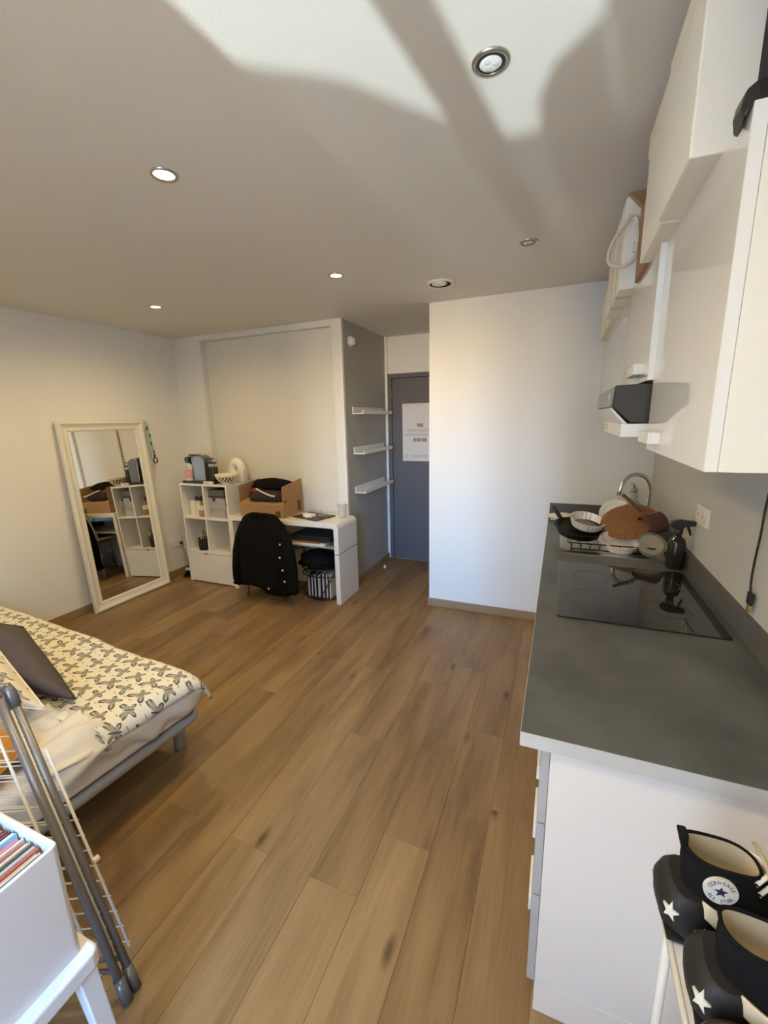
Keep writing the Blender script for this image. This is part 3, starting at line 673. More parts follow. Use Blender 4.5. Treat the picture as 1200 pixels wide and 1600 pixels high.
# --- inside the shelf
solo('cream_box', B().box(-3.525, -3.455, 3.25, 3.33, 0.7025, 0.858), M['cream'], 'cream card box in the upper left cube of the shelf', 'box', (-3.49, 3.29, 0.7025), bevel=0.003)
jr = thing('cream_jar', 'pale jar standing between cream box and amber bottle', 'jar', (-3.425, 3.27, 0.702))
part('jar_body', B().lathe((-3.425, 3.27, 0.7025), [(0.024, 0), (0.027, 0.004), (0.027, 0.125), (0.022, 0.130)], 24), M['cream'], jr)
part('jar_lid', B().lathe((-3.425, 3.27, 0.8325), [(0.025, 0), (0.025, 0.022), (0.020, 0.025)], 24), M['white_cer'], jr)
pf = thing('amber_bottle', 'amber perfume bottle with pale cap in the upper left cube', 'bottle', (-3.365, 3.25, 0.702))
part('bottle_body', B().lathe((-3.362, 3.25, 0.7025), [(0.030, 0), (0.035, 0.01), (0.035, 0.060), (0.014, 0.075), (0.012, 0.090)], 26), M['amber'], pf)
part('label', B().lathe((-3.362, 3.25, 0.7025), [(0.0354, 0.065), (0.033, 0.10), (0.030, 0.112)], 26, cap0=False), M['cream'], pf)
part('cap', B().lathe((-3.362, 3.25, 0.8125), [(0.018, 0), (0.020, 0.03), (0.016, 0.034)], 22), M['amber'], pf)
sg = thing('sunglasses', 'black sunglasses lying on top of the jars in the cube', 'sunglasses', (-3.41, 3.28, 0.858))
for s_ in (0, 1):
    part('lens', B().cyl((-3.435+s_*0.062, 3.262, 0.879), 0.027, 0.006, 'y', 20), M['black'], sg)
part('bridge', B().tube([(-3.415, 3.264, 0.884), (-3.404, 3.262, 0.889), (-3.393, 3.264, 0.884)], 0.004, 8), M['black'], sg)
part('temple', B().tube([(-3.460, 3.268, 0.885), (-3.470, 3.30, 0.882), (-3.475, 3.36, 0.868)], 0.0035, 8), M['black'], sg)
part('temple', B().tube([(-3.346, 3.268, 0.885), (-3.340, 3.30, 0.882), (-3.338, 3.36, 0.868)], 0.0035, 8), M['black'], sg)

gb = thing('grey_storage_box', 'grey lidded box at the bottom of the upper right cube', 'box', (-3.13, 3.34, 0.702))
part('box_body', B().box(-3.235, -3.045, 3.23, 3.46, 0.7025, 0.770), M['lilac_grey'], gb, bevel=0.003)
part('lid', B().box(-3.240, -3.040, 3.225, 3.465, 0.770, 0.792), M['lilac_grey'], gb, bevel=0.003)
gb2 = thing('grey_storage_box', 'larger grey box with a drawn bow stacked in the upper right cube', 'box', (-3.13, 3.34, 0.792))
part('box_body', B().box(-3.245, -3.045, 3.23, 3.46, 0.7925, 0.905), M['lilac_grey'], gb2, bevel=0.003)
part('bow', B().box(-3.185, -3.165, 3.222, 3.2295, 0.868, 0.903).box(-3.2, -3.15, 3.223, 3.2295, 0.893, 0.905), M['hood_dark'], gb2, bevel=0.002)
bk = thing('lace_basket', 'dark lace-patterned tray on top of the grey boxes in the cube', 'tray', (-3.14, 3.34, 0.905))
part('tray_base', B().box(-3.245, -3.035, 3.225, 3.46, 0.9055, 0.925), M['hood_dark'], bk, bevel=0.003)
part('tray_side', B().box(-3.24, -3.04, 3.228, 3.234, 0.925, 0.985).box(-3.24, -3.04, 3.45, 3.456, 0.925, 0.985).box(-3.24, -3.234, 3.234, 3.45, 0.925, 0.985).box(-3.046, -3.04, 3.234, 3.45, 0.925, 0.985), M['lace_dark'], bk)
for k, (x0, t_, lean, mt) in enumerate(((-2.984, 0.009, 0.030, 'paper'), (-2.996, 0.007, 0.032, 'black_matt'), (-3.008, 0.006, 0.030, 'paper'))):
    h_ = 0.20 - k*0.012
    solo('slim_book', B().hexa([(x0-t_, 3.22, 0.7025), (x0, 3.22, 0.7025), (x0, 3.38, 0.7025), (x0-t_, 3.38, 0.7025), (x0-t_-lean*0.9+0.03-0.03, 3.22, 0.7025+h_), (x0-lean*0.9, 3.22, 0.7025+h_), (x0-lean*0.9, 3.38, 0.7025+h_), (x0-t_-lean*0.9, 3.38, 0.7025+h_)]),
         M[mt], ['white thin book leaning at the right side of the upper right cube', 'black thin book between two white ones in the upper right cube', 'white thin book nearest the grey boxes in the cube'][k], 'book', (x0, 3.3, 0.7025), 'thin books in the cube')
pc = thing('pencil_cup', 'black pencil cup in the lower left cube', 'cup', (-3.37, 3.30, 0.343))
part('cup_body', B().lathe((-3.392, 3.255, 0.3435), [(0.050, 0), (0.056, 0.002), (0.058, 0.125), (0.055, 0.125), (0.053, 0.01)], 30), M['black_matt'], pc)
for k, (dx, dy, lx, ly_, h_, mt, lab) in enumerate(((-0.02, 0.0, -0.03, 0.0, 0.15, 'cream', 'cream pencil leaning left in the black cup'), (0.0, -0.01, 0.02, -0.01, 0.20, 'black_matt', 'tall black pen in the pencil cup'), (0.012, 0.01, 0.05, 0.01, 0.18, 'cream', 'cream brush leaning right in the black cup'),
        (0.02, -0.01, 0.035, -0.01, 0.16, 'amber', 'tan pencil at the right of the black cup'), (-0.01, 0.02, 0.0, 0.02, 0.165, 'black_matt', 'short black pen at the back of the pencil cup'), (0.0, -0.02, 0.035, -0.02, 0.15, 'grey_edge', 'grey pencil at the front of the black cup'))):
    solo('pencil', B().tube([(-3.392+dx, 3.255+dy, 0.356), (-3.392+dx+lx, 3.255+dy+ly_, 0.356+h_)], [0.004, 0.0045], 8), M[mt], lab, 'pencil', (-3.392+dx, 3.255+dy, 0.356), 'pens in the black cup')

# --- left of the shelf
fu = thing('wrapped_umbrella', 'long pale patterned umbrella wrapped up, leaning beside the cube shelf', 'umbrella', (-3.64, 3.27, 0.0))
fb = B()
pts = [(-3.690, 3.30, 0.72), (-3.700, 3.29, 0.60), (-3.700, 3.285, 0.45), (-3.675, 3.28, 0.30), (-3.648, 3.275, 0.17)]
fb.tube(pts, [0.018, 0.027, 0.030, 0.027, 0.020], 12)
part('wrapped_cloth', fb, mat('umbrella_print', (0.48, 0.42, 0.38), 0.8, var=0.55, scale=45), fu)
part('dark_tip', B().tube([(-3.648, 3.275, 0.17), (-3.634, 3.272, 0.11), (-3.62, 3.268, 0.075)], [0.021, 0.022, 0.012], 12), M['black'], fu)
part('ferrule', B().tube([(-3.62, 3.268, 0.075), (-3.60, 3.262, 0.004)], 0.005, 8), M['nickel'], fu)
part('crook', B().tube([(-3.690, 3.30, 0.72), (-3.684, 3.302, 0.79), (-3.68, 3.315, 0.82), (-3.68, 3.34, 0.82), (-3.682, 3.352, 0.79)], 0.009, 8), M['black'], fu)
ds = thing('dark_slipper', 'dark slipper with a white stripe on the floor left of the cube shelf', 'shoe', (-3.66, 3.30, 0))
sl = B(); Rg = []
for i in range(9):
    q = i/8; yy = 3.22 + 0.24*q; hw = 0.045*(1-(2*q-1)**4)**0.5*0.98+0.004; hh = 0.035 + 0.05*math.sin(PI*q*0.9)
    Rg.append([(-3.692+hw*math.cos(a), yy, max(0.002, 0.002+hh*max(0, math.sin(a)))) for a in [2*PI*k/14 for k in range(14)]])
sl.rings(Rg); part('upper', sl, M['black_cloth'], ds)
part('stripe', B().box(-3.72, -3.66, 3.262, 3.282, 0.066, 0.092), M['lace'], ds, bevel=0.004)
part('sole', B().prism([(x_, y_) for x_, y_ in rrect(-3.742, -3.642, 3.215, 3.465, 0.045)], 0.0005, 0.012, 'xy'), M['rubber'], ds)

# ================================================================== DESK
dk = thing('waterfall_desk', 'white gloss desk with rounded corner and under-shelf before the closet', 'desk', (-2.35, 3.16, 0))
dx0, dx1, dy0, dy1, dz = -2.950, -1.746, 3.16, 3.535, 0.752
tt = 0.045
po_ = []
r1 = 0.05
po_ += [(dx0, dz), ]
arc = [(dx1-r1 + r1*math.cos(a), dz-r1 + r1*math.sin(a)) for a in [PI/2 - PI/2*i/8 for i in range(9)]]
r2 = 0.018
arci = [(dx1-tt-r2 + r2*math.cos(a), dz-tt-r2 + r2*math.sin(a)) for a in [PI/2*i/6 for i in range(7)]]
upper = [(dx0, dz)] + arc + [(dx1, 0.476), (dx1-tt, 0.476)] + arci + [(dx0, dz-tt)]
part('desk_top', B().prism(upper, dy0, dy1), M['desk'], dk, bevel=0.003)
part('leg', B().box(dx1-tt, dx1, dy0, dy1, 0, 0.470), M['desk'], dk, bevel=0.003)
part('seam', B().box(dx1-tt+0.002, dx1-0.002, dy0+0.002, dy1-0.002, 0.470, 0.476), M['seam'], dk)
part('leg', B().box(dx0, dx0+tt, dy0, dy1, 0, dz-tt), M['desk'], dk, bevel=0.003)
part('under_shelf', B().box(dx0+tt, dx1-tt, dy0+0.01, dy1, 0.518, 0.530), M['shelf_grey'], dk, bevel=0.001)

lp = thing('black_laptop', 'black laptop lying on the under-shelf of the desk', 'laptop', (-2.06, 3.32, 0.57))
part('laptop_base', B().box(-2.27, -1.85, 3.20, 3.47, 0.563, 0.588), M['black_matt'], lp, bevel=0.004)
part('laptop_lid', B().box(-2.27, -1.85, 3.20, 3.47, 0.589, 0.612), M['black_matt'], lp, bevel=0.004)
solo('red_folder', B().box(-2.30, -1.97, 3.185, 3.45, 0.5475, 0.5625), M['terracotta'], 'thin rust-red folder under the laptop', 'folder', (-2.13, 3.32, 0.5475), bevel=0.002)
solo('paper_stack', B().box(-2.24, -1.90, 3.18, 3.46, 0.5305, 0.547), M['paper'], 'flat stack of pale papers under the red folder', 'papers', (-2.07, 3.32, 0.5305), bevel=0.001)
solo('desk_mat', B().prism([(-2.30, 3.295), (-1.985, 3.205), (-1.915, 3.44), (-2.24, 3.515)], dz+0.0005, dz+0.010, 'xy'), M['hood_dark'], 'dark grey square mat lying on the white desk', 'mat', (-2.11, 3.36, dz), bevel=0.002)
wc = thing('white_charger', 'white charger block on the dark desk mat', 'charger', (-2.15, 3.33, dz+0.010))
part('block', B().hexa([(-2.19, 3.30, dz+0.0105), (-2.08, 3.275, dz+0.0105), (-2.065, 3.335, dz+0.0105), (-2.175, 3.36, dz+0.0105), (-2.19, 3.30, dz+0.04), (-2.08, 3.275, dz+0.04), (-2.065, 3.335, dz+0.04), (-2.175, 3.36, dz+0.04)]), M['white_cer'], wc, bevel=0.006)
part('tab', B().box(-2.15, -2.10, 3.268, 3.288, dz+0.0105, dz+0.03), M['white_cer'], wc, bevel=0.003)
gd = thing('wire_trinket', 'small steel trinket standing on the desk mat beside the charger', 'trinket', (-2.03, 3.37, dz+0.010))
part('dish', B().lathe((-2.03, 3.37, dz+0.0105), [(0.03, 0), (0.034, 0.006), (0.03, 0.008), (0.02, 0.003)], 22), M['nickel'], gd)
part('stem', B().tube([(-2.03, 3.37, dz+0.013), (-2.032, 3.368, dz+0.075)], 0.003, 6), M['nickel'], gd)
part('loop', B().tube([(-2.03+0.02*math.cos(2*PI*i/16), 3.37, dz+0.035+0.02*math.sin(2*PI*i/16)) for i in range(16)], 0.002, 6, closed=True), M['nickel'], gd)
gl = thing('glass_tumbler', 'clear empty tumbler on the right end of the desk', 'glass', (-1.826, 3.41, dz))
part('tumbler', B().lathe((-1.826, 3.41, dz+0.0005), [(0.031, 0), (0.033, 0.002), (0.043, 0.125), (0.0412, 0.125), (0.0305, 0.008), (0.003, 0.007)], 32), M['glass'], gl)

# cardboard box with clothes
cbx = thing('cardboard_box', 'brown cardboard box with cut-open front on the desk, full of clothes', 'box', (-2.58, 3.21, dz))
bx0, bx1, by0, by1, bz = -2.836, -2.335, 3.205, 3.53, dz+0.0005
part('front_panel', B().box(bx0, bx1, by0, by0+0.005, bz, bz+0.125), M['cardboard'], cbx)
part('folded_flap', B().hexa([(bx0, by0+0.005, bz+0.120), (bx1-0.006, by0+0.005, bz+0.120), (bx1-0.006, by0+0.12, bz+0.150), (bx0, by0+0.12, bz+0.150), (bx0, by0+0.005, bz+0.125), (bx1-0.006, by0+0.005, bz+0.125), (bx1-0.006, by0+0.12, bz+0.155), (bx0, by0+0.12, bz+0.155)]), M['cardboard'], cbx)
part('side_panel', B().prism([(by0+0.005, bz), (by1, bz), (by1, bz+0.335), (by0+0.005, bz+0.295)], bx1-0.005, bx1, 'yz'), M['cardboard'], cbx)
part('side_panel', B().prism([(by0+0.005, bz), (by1, bz), (by1, bz+0.32), (by0+0.005, bz+0.29)], bx0, bx0+0.005, 'yz'), M['cardboard'], cbx)
part('back_panel', B().box(bx0+0.005, bx1-0.005, by1-0.005, by1, bz, bz+0.30), M['cardboard'], cbx)
part('bottom', B().box(bx0+0.005, bx1-0.005, by0+0.005, by1-0.005, bz, bz+0.004), M['cardboard'], cbx)
part('printed_mark', B().box(bx1-0.085, bx1-0.030, by0-0.0008, by0, bz+0.008, bz+0.066), M['card_print'], cbx)
part('printed_mark', B().box(bx1, bx1+0.0008, by1-0.085, by1-0.03, bz+0.03, bz+0.13), M['card_print'], cbx)
part('hand_slot', B().box(bx1, bx1+0.001, by0+0.02, by0+0.075, bz+0.145, bz+0.158), M['seam'], cbx)
def lump(cx, cy, z0, rx, ry, h, seed, n=36, k=9, rough=0.12, flat=0.6):
    R = []
    for i in range(k + 1):
        q = i/k; s_ = (1 - q**2.6)**0.5 if q < 1 else 0.06
        s_ = max(s_, 0.06); ring = []
        for j in range(n):
            a = 2*PI*j/n; ca, sa = sgnp(math.cos(a), flat), sgnp(math.sin(a), flat)
            d_ = 1 + rough*nz(ca*1.7+seed, sa*1.7, q*3)
            ring.append((cx + rx*ca*s_*d_, cy + ry*sa*s_*d_, z0 + h*q*(1 + 0.5*rough*nz(ca*2, sa*2+seed, 1))))
        R.append(ring)
    return R
solo('plum_jumper', B().rings(lump(-2.575, 3.37, bz+0.157, 0.205, 0.145, 0.10, 2.0)), M['plum_cloth'], 'plum grey jumper folded at the bottom of the cardboard box', 'clothes', (-2.575, 3.37, bz+0.157), 'clothes in the cardboard box')
bj = solo('black_jumper', B().rings(lump(-2.585, 3.40, bz+0.262, 0.205, 0.105, 0.085, 5.0, rough=0.16)), M['black_cloth'], 'black crumpled garment on top of the pile in the cardboard box', 'clothes', (-2.55, 3.40, bz+0.262), 'clothes in the cardboard box')
solo('red_scarf', B().rings(lump(-2.70, 3.29, bz+0.225, 0.045, 0.030, 0.04, 8.0, n=18, k=5)), M['red_cloth'], 'bit of dark red cloth at the left of the clothes pile', 'clothes', (-2.70, 3.29, bz+0.225), 'clothes in the cardboard box')
sb = B(); sb.rings([[(p[0], p[1]-0.002, p[2]-0.006), (p[0], p[1]-0.004, p[2]+0.006), (p[0], p[1]+0.003, p[2]+0.008), (p[0], p[1]+0.004, p[2]-0.004)] for p in
     [(-2.66, 3.252, bz+0.262), (-2.60, 3.232, bz+0.245), (-2.53, 3.218, bz+0.225), (-2.46, 3.212, bz+0.208), (-2.42, 3.210, bz+0.206)]], smooth=False)
solo('white_strap', sb, M['lace'], 'white strap lying across the plum jumper in the box', 'strap', (-2.55, 3.23, bz+0.22))

# desk chair with a jacket
ch = thing('desk_chair', 'pale shell chair on thin metal legs tucked under the desk, mostly hidden by a jacket', 'chair', (-2.48, 3.25, 0))
def seat_fn(u, v):
    x_ = -2.48 + (u-0.5)*0.50; y_ = 3.06 + v*0.43
    e_ = abs(2*u-1); z_ = 0.445 + 0.035*e_**3 - 0.012*math.sin(PI*v)*(1-e_) - 0.02*max(0, v-0.8)
    return (x_*1.0, y_, z_)
part('seat', B().grid(seat_fn, 14, 12), M['shelf_grey'], ch, solid=0.012)
def back_fn(u, v):
    x_ = -2.48 + (u-0.5)*(0.46 - 0.12*v*v); e_ = abs(2*u-1)
    return (x_, 3.065 - 0.055*v - 0.02*(1-e_**2) + 0.02, 0.47 + v*0.335)
part('backrest', B().grid(back_fn, 12, 10), M['shelf_grey'], ch, solid=-0.012)
for (x0, y0, x1, y1) in ((-2.66, 3.10, -2.705, 3.055), (-2.31, 3.10, -2.288, 3.048), (-2.66, 3.44, -2.69, 3.50), (-2.30, 3.44, -2.27, 3.50)):
    part('leg', B().tube([(x0, y0, 0.435), (x1, y1, 0.0)], 0.0105, 12), M['nickel'], ch)
part('leg_brace', B().tube([(-2.66, 3.10, 0.425), (-2.31, 3.10, 0.425), (-2.30, 3.44, 0.425), (-2.66, 3.44, 0.425)], 0.008, 8, closed=True), M['nickel'], ch)

jk = thing('black_jacket', 'black buttoned jacket hung over the desk chair', 'jacket', (-2.45, 3.0, 0.1))
lev = [(0.835, -2.455, 0.085, 0.030), (0.828, -2.45, 0.135, 0.052), (0.80, -2.445, 0.175, 0.066), (0.74, -2.435, 0.225, 0.075), (0.64, -2.432, 0.255, 0.082), (0.52, -2.430, 0.275, 0.088), (0.40, -2.425, 0.285, 0.092), (0.28, -2.425, 0.295, 0.096), (0.20, -2.430, 0.300, 0.098), (0.155, -2.435, 0.302, 0.098)]
Rg = []
for z, cx, hx, hy in lev:
    ring = []; fall = (0.835 - z)/0.68
    for j in range(72):
        a = 2*PI*j/72; ca, sa = sgnp(math.cos(a), 0.62), sgnp(math.sin(a), 0.75)
        f = 0.012*fall*math.sin(a*9 + 2*nz(a*1.3, z*3)) + 0.012*nz(ca*3, sa*3, z*6)
        zz = z + (0.02*math.sin(a*3+1) - 0.03*(ca > 0)*(sa < 0))*(1 if fall > 0.95 else 0)
        ring.append((cx + (hx+f)*ca, 3.015 + (hy+f)*sa, zz))
    Rg.append(ring)
part('jacket_body', B().rings(list(reversed(Rg)), False, True), M['black_cloth'], jk, solid=0.006)
part('collar', B().tube([(-2.55, 2.985, 0.822), (-2.50, 2.962, 0.838), (-2.44, 2.955, 0.842), (-2.38, 2.965, 0.836), (-2.33, 2.99, 0.815)], [0.012, 0.018, 0.02, 0.018, 0.012], 10), M['black_cloth'], jk)
part('sleeve', B().tube([(-2.27, 3.0, 0.745), (-2.19, 2.985, 0.66), (-2.135, 2.97, 0.50), (-2.11, 2.96, 0.34), (-2.105, 2.955, 0.19), (-2.105, 2.955, 0.145)], [0.035, 0.052, 0.055, 0.05, 0.045, 0.043], 14), M['black_cloth'], jk)
part('sleeve', B().tube([(-2.63, 3.0, 0.745), (-2.675, 2.985, 0.62), (-2.70, 2.97, 0.48), (-2.715, 2.96, 0.32), (-2.72, 2.955, 0.165)], [0.03, 0.04, 0.045, 0.045, 0.042], 14), M['black_cloth'], jk)
for q in ((-2.175, 2.905, 0.604), (-2.185, 2.902, 0.485), (-2.165, 2.902, 0.372), (-2.155, 2.905, 0.268), (-2.335, 2.91, 0.178), (-2.73, 2.908, 0.205)):
    part('button', B().cyl((q[0], q[1]-0.004, q[2]), 0.0085, 0.006, 'y', 12), M['white_cer'], jk)

# wire basket of magazines under the desk, black cloth on top
wb = thing('wire_basket', 'black wire basket under the desk holding magazines', 'basket', (-2.0, 3.32, 0))
def hoop(z, r, n=36): return [(-2.005+r*1.02*math.cos(2*PI*i/n), 3.30+r*0.72*math.sin(2*PI*i/n), z) for i in range(n)]
for z, r in ((0.012, 0.17), (0.30, 0.200), (0.235, 0.195)):
    part('hoop', B().tube(hoop(z, r), 0.0055, 8, closed=True), M['black'], wb)
for k in range(4):
    a = -PI/2 + (k-1.5)*1.25
    part('curved_wire', B().tube([(-2.005+0.20*math.cos(a+0.9*q-0.45)*1.02*(1-0.12*(1-q)), 3.30+0.20*0.72*math.sin(a+0.9*q-0.45), 0.012+0.288*q) for q in (0, 0.2, 0.4, 0.6, 0.8, 1)], 0.0045, 8), M['black'], wb)
part('base_plate', B().cyl((-2.005, 3.30, 0.006), 0.12, 0.006), M['black'], wb)
mz_ = ['paper', 'black_matt', 'paper', 'plum_cloth', 'cream', 'hood_dark', 'paper', 'grey_edge', 'black_matt', 'paper', 'maroon', 'paper', 'black_matt', 'cream', 'plum_cloth', 'paper', 'grey_edge']
mrn = random.Random(5)
ordn = ['leftmost', 'second from the left', 'third from the left', 'fourth from the left', 'fifth from the left', 'sixth from the left', 'seventh from the left', 'seventh from the right', 'sixth from the right', 'fifth from the right', 'fourth from the right', 'third from the right', 'second from the right', 'rightmost']
mcol = {'paper': 'white', 'black_matt': 'black', 'plum_cloth': 'plum', 'cream': 'cream', 'hood_dark': 'dark grey', 'grey_edge': 'grey', 'maroon': 'maroon'}
for k, mt in enumerate(mz_[:14]):
    x0 = -2.128 + k*0.0178; t_ = 0.0115; h_ = 0.235 + mrn.uniform(-0.02, 0.012); ln = mrn.uniform(-0.002, 0.003); yy = 3.222 + mrn.uniform(0, 0.012)
    solo('magazine', B().hexa([(x0, yy, 0.0125), (x0+t_, yy, 0.0125), (x0+t_, yy+0.14, 0.0125), (x0, yy+0.14, 0.0125), (x0+ln, yy, h_), (x0+t_+ln, yy, h_), (x0+t_+ln, yy+0.14, h_), (x0+ln, yy+0.14, h_)]), M[mt],
         f'{mcol[mt]} magazine, {ordn[k]} in the black wire basket under the desk', 'magazine', (x0, yy, 0.0125), 'magazines in the wire basket')
solo('black_bag', B().rings(lump(-2.035, 3.30, 0.308, 0.185, 0.125, 0.155, 11.0, rough=0.3, flat=0.8)), M['black_cloth'], 'slumped black cloth bag on top of the wire basket', 'bag', (-2.03, 3.30, 0.308))

# ================================================================== KITCHEN: base units, worktop
KX, KY0 = -0.045, 0.936          # front edge and near end of the worktop
WT = 0.038
CZ = 0.90
# base units along Y
ys = [0.975, 1.585, 2.285, 2.885, YW-0.002]
labs = ['white kitchen drawer unit at the near end below the worktop', 'white kitchen base unit below the black hob', 'white kitchen base unit below the near half of the sink', 'white kitchen base unit in the corner by the white wall']
for k in range(4):
    y0, y1 = ys[k], ys[k+1]-0.003
    u = thing('base_cabinet', labs[k], 'cabinet', (0.3, (y0+y1)/2, 0), 'kitchen base units')
    part('body', B().box(0.024, XR-0.006, y0, y1, 0.10, CZ-WT-0.0005 if k < 2 else 0.70), M['panel_white'], u)
    part('plinth', B().box(0.06, 0.075, y0, y1, 0.0, 0.10), M['grey_edge'], u)
    zs = [(0.105, 0.40, 0.30), (0.405, 0.63, 0.548), (0.635, 0.855, 0.735)] if k == 0 else [(0.105, 0.855, 0.79)]
    for z0, z1, zh in zs:
        d_ = part('drawer' if k == 0 else 'door', B().box(0.003, 0.0235, y0+0.002 if k else 0.956, y1-0.002, z0, z1), M['grey_edge'], u, bevel=0.0015)
        part('handle', B().box(-0.0045, 0.0028, y0+0.03, y0+0.16, zh-0.020, zh+0.020), M['white_lac'], d_, bevel=0.001)
ep = thing('end_panel', 'white end panel closing the near end of the kitchen units', 'panel', (0.3, 0.965, 0))
part('panel', B().box(0.0245, XR-0.002, 0.955, 0.973, 0.108, CZ-WT-0.0005), M['panel_white'], ep, bevel=0.001)
part('kick_panel', B().box(0.0245, XR-0.002, 0.955, 0.973, 0.0, 0.106), M['panel_white'], ep, bevel=0.001)

wt = thing('worktop', 'long slate grey worktop along the right wall', 'worktop', (0.3, 2.18, CZ-WT))
bb = B(); HX0, HX1, HY0, HY1 = 0.052, 0.522, 2.465, 3.27   # sink cut-out
for x0, x1, y0, y1 in ((KX, XR, KY0, HY0), (KX, HX0, HY0, HY1), (HX1, XR, HY0, HY1), (KX, XR, HY1, YW)):
    bb.box(x0, x1, y0, y1, CZ-WT, CZ)
part('slab', bb, M['worktop'], wt)
part('edge_band', B().box(KX-0.001, XR, KY0-0.0012, KY0, CZ-WT, CZ-0.0005), M['worktop_edge'], wt)
part('front_edge_band', B().box(KX-0.0012, KX, KY0, YW, CZ-WT, CZ-0.0005), M['worktop_edge'], wt)
us = thing('upstand', 'dark grey upstand strip behind the worktop', 'upstand', (XR-0.01, 2.18, CZ))
part('side_strip', B().box(XR-0.018, XR, KY0+0.01, YW-0.019, CZ+0.0003, CZ+0.085), M['upstand'], us, bevel=0.0015)
part('end_strip', B().box(KX+0.002, XR-0.0005, YW-0.018, YW, CZ+0.0003, CZ+0.085), M['upstand'], us, bevel=0.0015)

hb = thing('ceramic_hob', 'black glass hob set into the worktop', 'hob', (0.30, 1.93, CZ))
part('glass_plate', B().prism(rrect(0.026, 0.566, 1.604, 2.262, 0.008), CZ+0.0004, CZ+0.006, 'xy'), M['black_glass'], hb, bevel=0.0015)
for cx, cy, r in ((0.16, 1.80, 0.105), (0.42, 1.79, 0.075), (0.17, 2.08, 0.075), (0.42, 2.07, 0.095)):
    part('cooking_ring', B().lathe((cx, cy, CZ+0.0061), [(r, 0), (r, 0.0003), (r-0.0035, 0.0003), (r-0.0035, 0)], 48, cap0=False, cap1=False), M['hob_mark'], hb)
for k in range(4):
    part('touch_mark', B().box(0.20+k*0.05, 0.215+k*0.05, 1.635, 1.640, CZ+0.0061, CZ+0.0064), M['hob_mark'], hb)

sk = thing('steel_sink', 'brushed steel sink with drainer at the far end of the worktop', 'sink', (0.29, 2.86, CZ))
sx0_, sx1_, sy0_, sy1_ = 0.035, 0.548, 2.425, 3.30
rim = B()
o_r = rrect(sx0_, sx1_, sy0_, sy1_, 0.03); i_r = rrect(sx0_+0.022, sx1_-0.04, sy0_+0.045, sy1_-0.04, 0.03)
rim.rings([[(x, y, CZ+0.0004) for x, y in o_r], [(x, y, CZ+0.005) for x, y in o_r], [(x, y, CZ+0.005) for x, y in i_r], [(x*0.995+0.001, y, CZ-0.004) for x, y in i_r]], False, False, smooth=False)
part('rim', rim, M['steel'], sk)
part('drain_board', B().box(sx0_+0.024, sx1_-0.042, sy0_+0.047, 2.925, CZ-0.010, CZ-0.004), M['steel'], sk)
for k in range(7):
    part('drain_rib', B().box(0.085+k*0.06, 0.097+k*0.06, 2.53, 2.88, CZ-0.004, CZ-0.001), M['steel'], sk, bevel=0.002)
by0_, by1_ = 2.93, sy1_-0.045; bx0_, bx1_ = sx0_+0.03, sx1_-0.045
t1 = rrect(bx0_, bx1_, by0_, by1_, 0.05); t0 = rrect(bx0_+0.02, bx1_-0.02, by0_+0.02, by1_-0.02, 0.06)
part('bowl', B().rings([[(x, y, CZ-0.004) for x, y in t1], [(x, y, CZ-0.03) for x, y in t1], [(x, y, CZ-0.15) for x, y in t0]], False, True), M['steel'], sk, solid=0.001)

fa = thing('chrome_tap', 'chrome swan-neck tap at the back corner of the sink', 'tap', (0.515, 3.06, CZ))
fx, fy = 0.543, 3.07
part('tap_base', B().lathe((fx, fy, CZ+0.0055), [(0.028, 0), (0.028, 0.006), (0.022, 0.010), (0.022, 0.07), (0.018, 0.078)], 26), M['chrome'], fa)
pts = [(fx, fy, CZ+0.08)] + [(fx, fy, CZ+0.08+0.19*q) for q in (0.3, 0.6, 0.9)]
cz_ = CZ+0.265; rr = 0.088
pts += [(fx-rr+rr*math.cos(a)+0.0, fy-0.035*(1-math.cos(a)), cz_+rr*math.sin(a)*1.15) for a in [PI*0.99*i/14 for i in range(15)]]
pts += [(pts[-1][0]-0.006, pts[-1][1]-0.003, cz_-0.03)]
part('spout', B().tube(pts, 0.0125, 14), M['chrome'], fa)
part('lever', B().tube([(fx+0.018, fy-0.01, CZ+0.05), (fx+0.045, fy-0.035, CZ+0.06)], 0.006, 10), M['chrome'], fa)

# --- dish rack and things drying
DZ = CZ - 0.001
rk = thing('dish_rack', 'black wire dish rack on the sink drainer', 'dish rack', (0.29, 2.68, DZ))
ry0, ry1, rx0, rx1 = 2.475, 2.90, 0.075, 0.490
def wire(p, r=0.003, closed=False, name='wire'): return part(name, B().tube(p, r, 6, closed=closed), M['black'], rk)
wire([(rx0, ry0, DZ+0.050), (rx1, ry0, DZ+0.050), (rx1, ry1, DZ+0.050), (rx0, ry1, DZ+0.050)], 0.004, True, 'top_rail')
wire([(rx0+0.02, ry0+0.02, DZ+0.012), (rx1-0.02, ry0+0.02, DZ+0.012), (rx1-0.02, ry1-0.02, DZ+0.012), (rx0+0.02, ry1-0.02, DZ+0.012)], 0.004, True, 'bottom_rail')
for k in range(9):
    x_ = rx0+0.02+k*(rx1-rx0-0.04)/8
    wire([(x_, ry0, DZ+0.050), (x_, ry0+0.02, DZ+0.012), (x_, ry1-0.02, DZ+0.012), (x_, ry1, DZ+0.050)], 0.0025)
for x_, y_ in ((rx0+0.02, ry0+0.02), (rx1-0.02, ry0+0.02), (rx0+0.02, ry1-0.02), (rx1-0.02, ry1-0.02)):
    part('foot', B().cyl((x_, y_, DZ), 0.005, 0.011, n=10), M['black'], rk)

def Tm(c, rx=0, ry=0, rz=0):
    return Matrix.Translation(c) @ Matrix.Rotation(rz, 4, 'Z') @ Matrix.Rotation(ry, 4, 'Y') @ Matrix.Rotation(rx, 4, 'X')
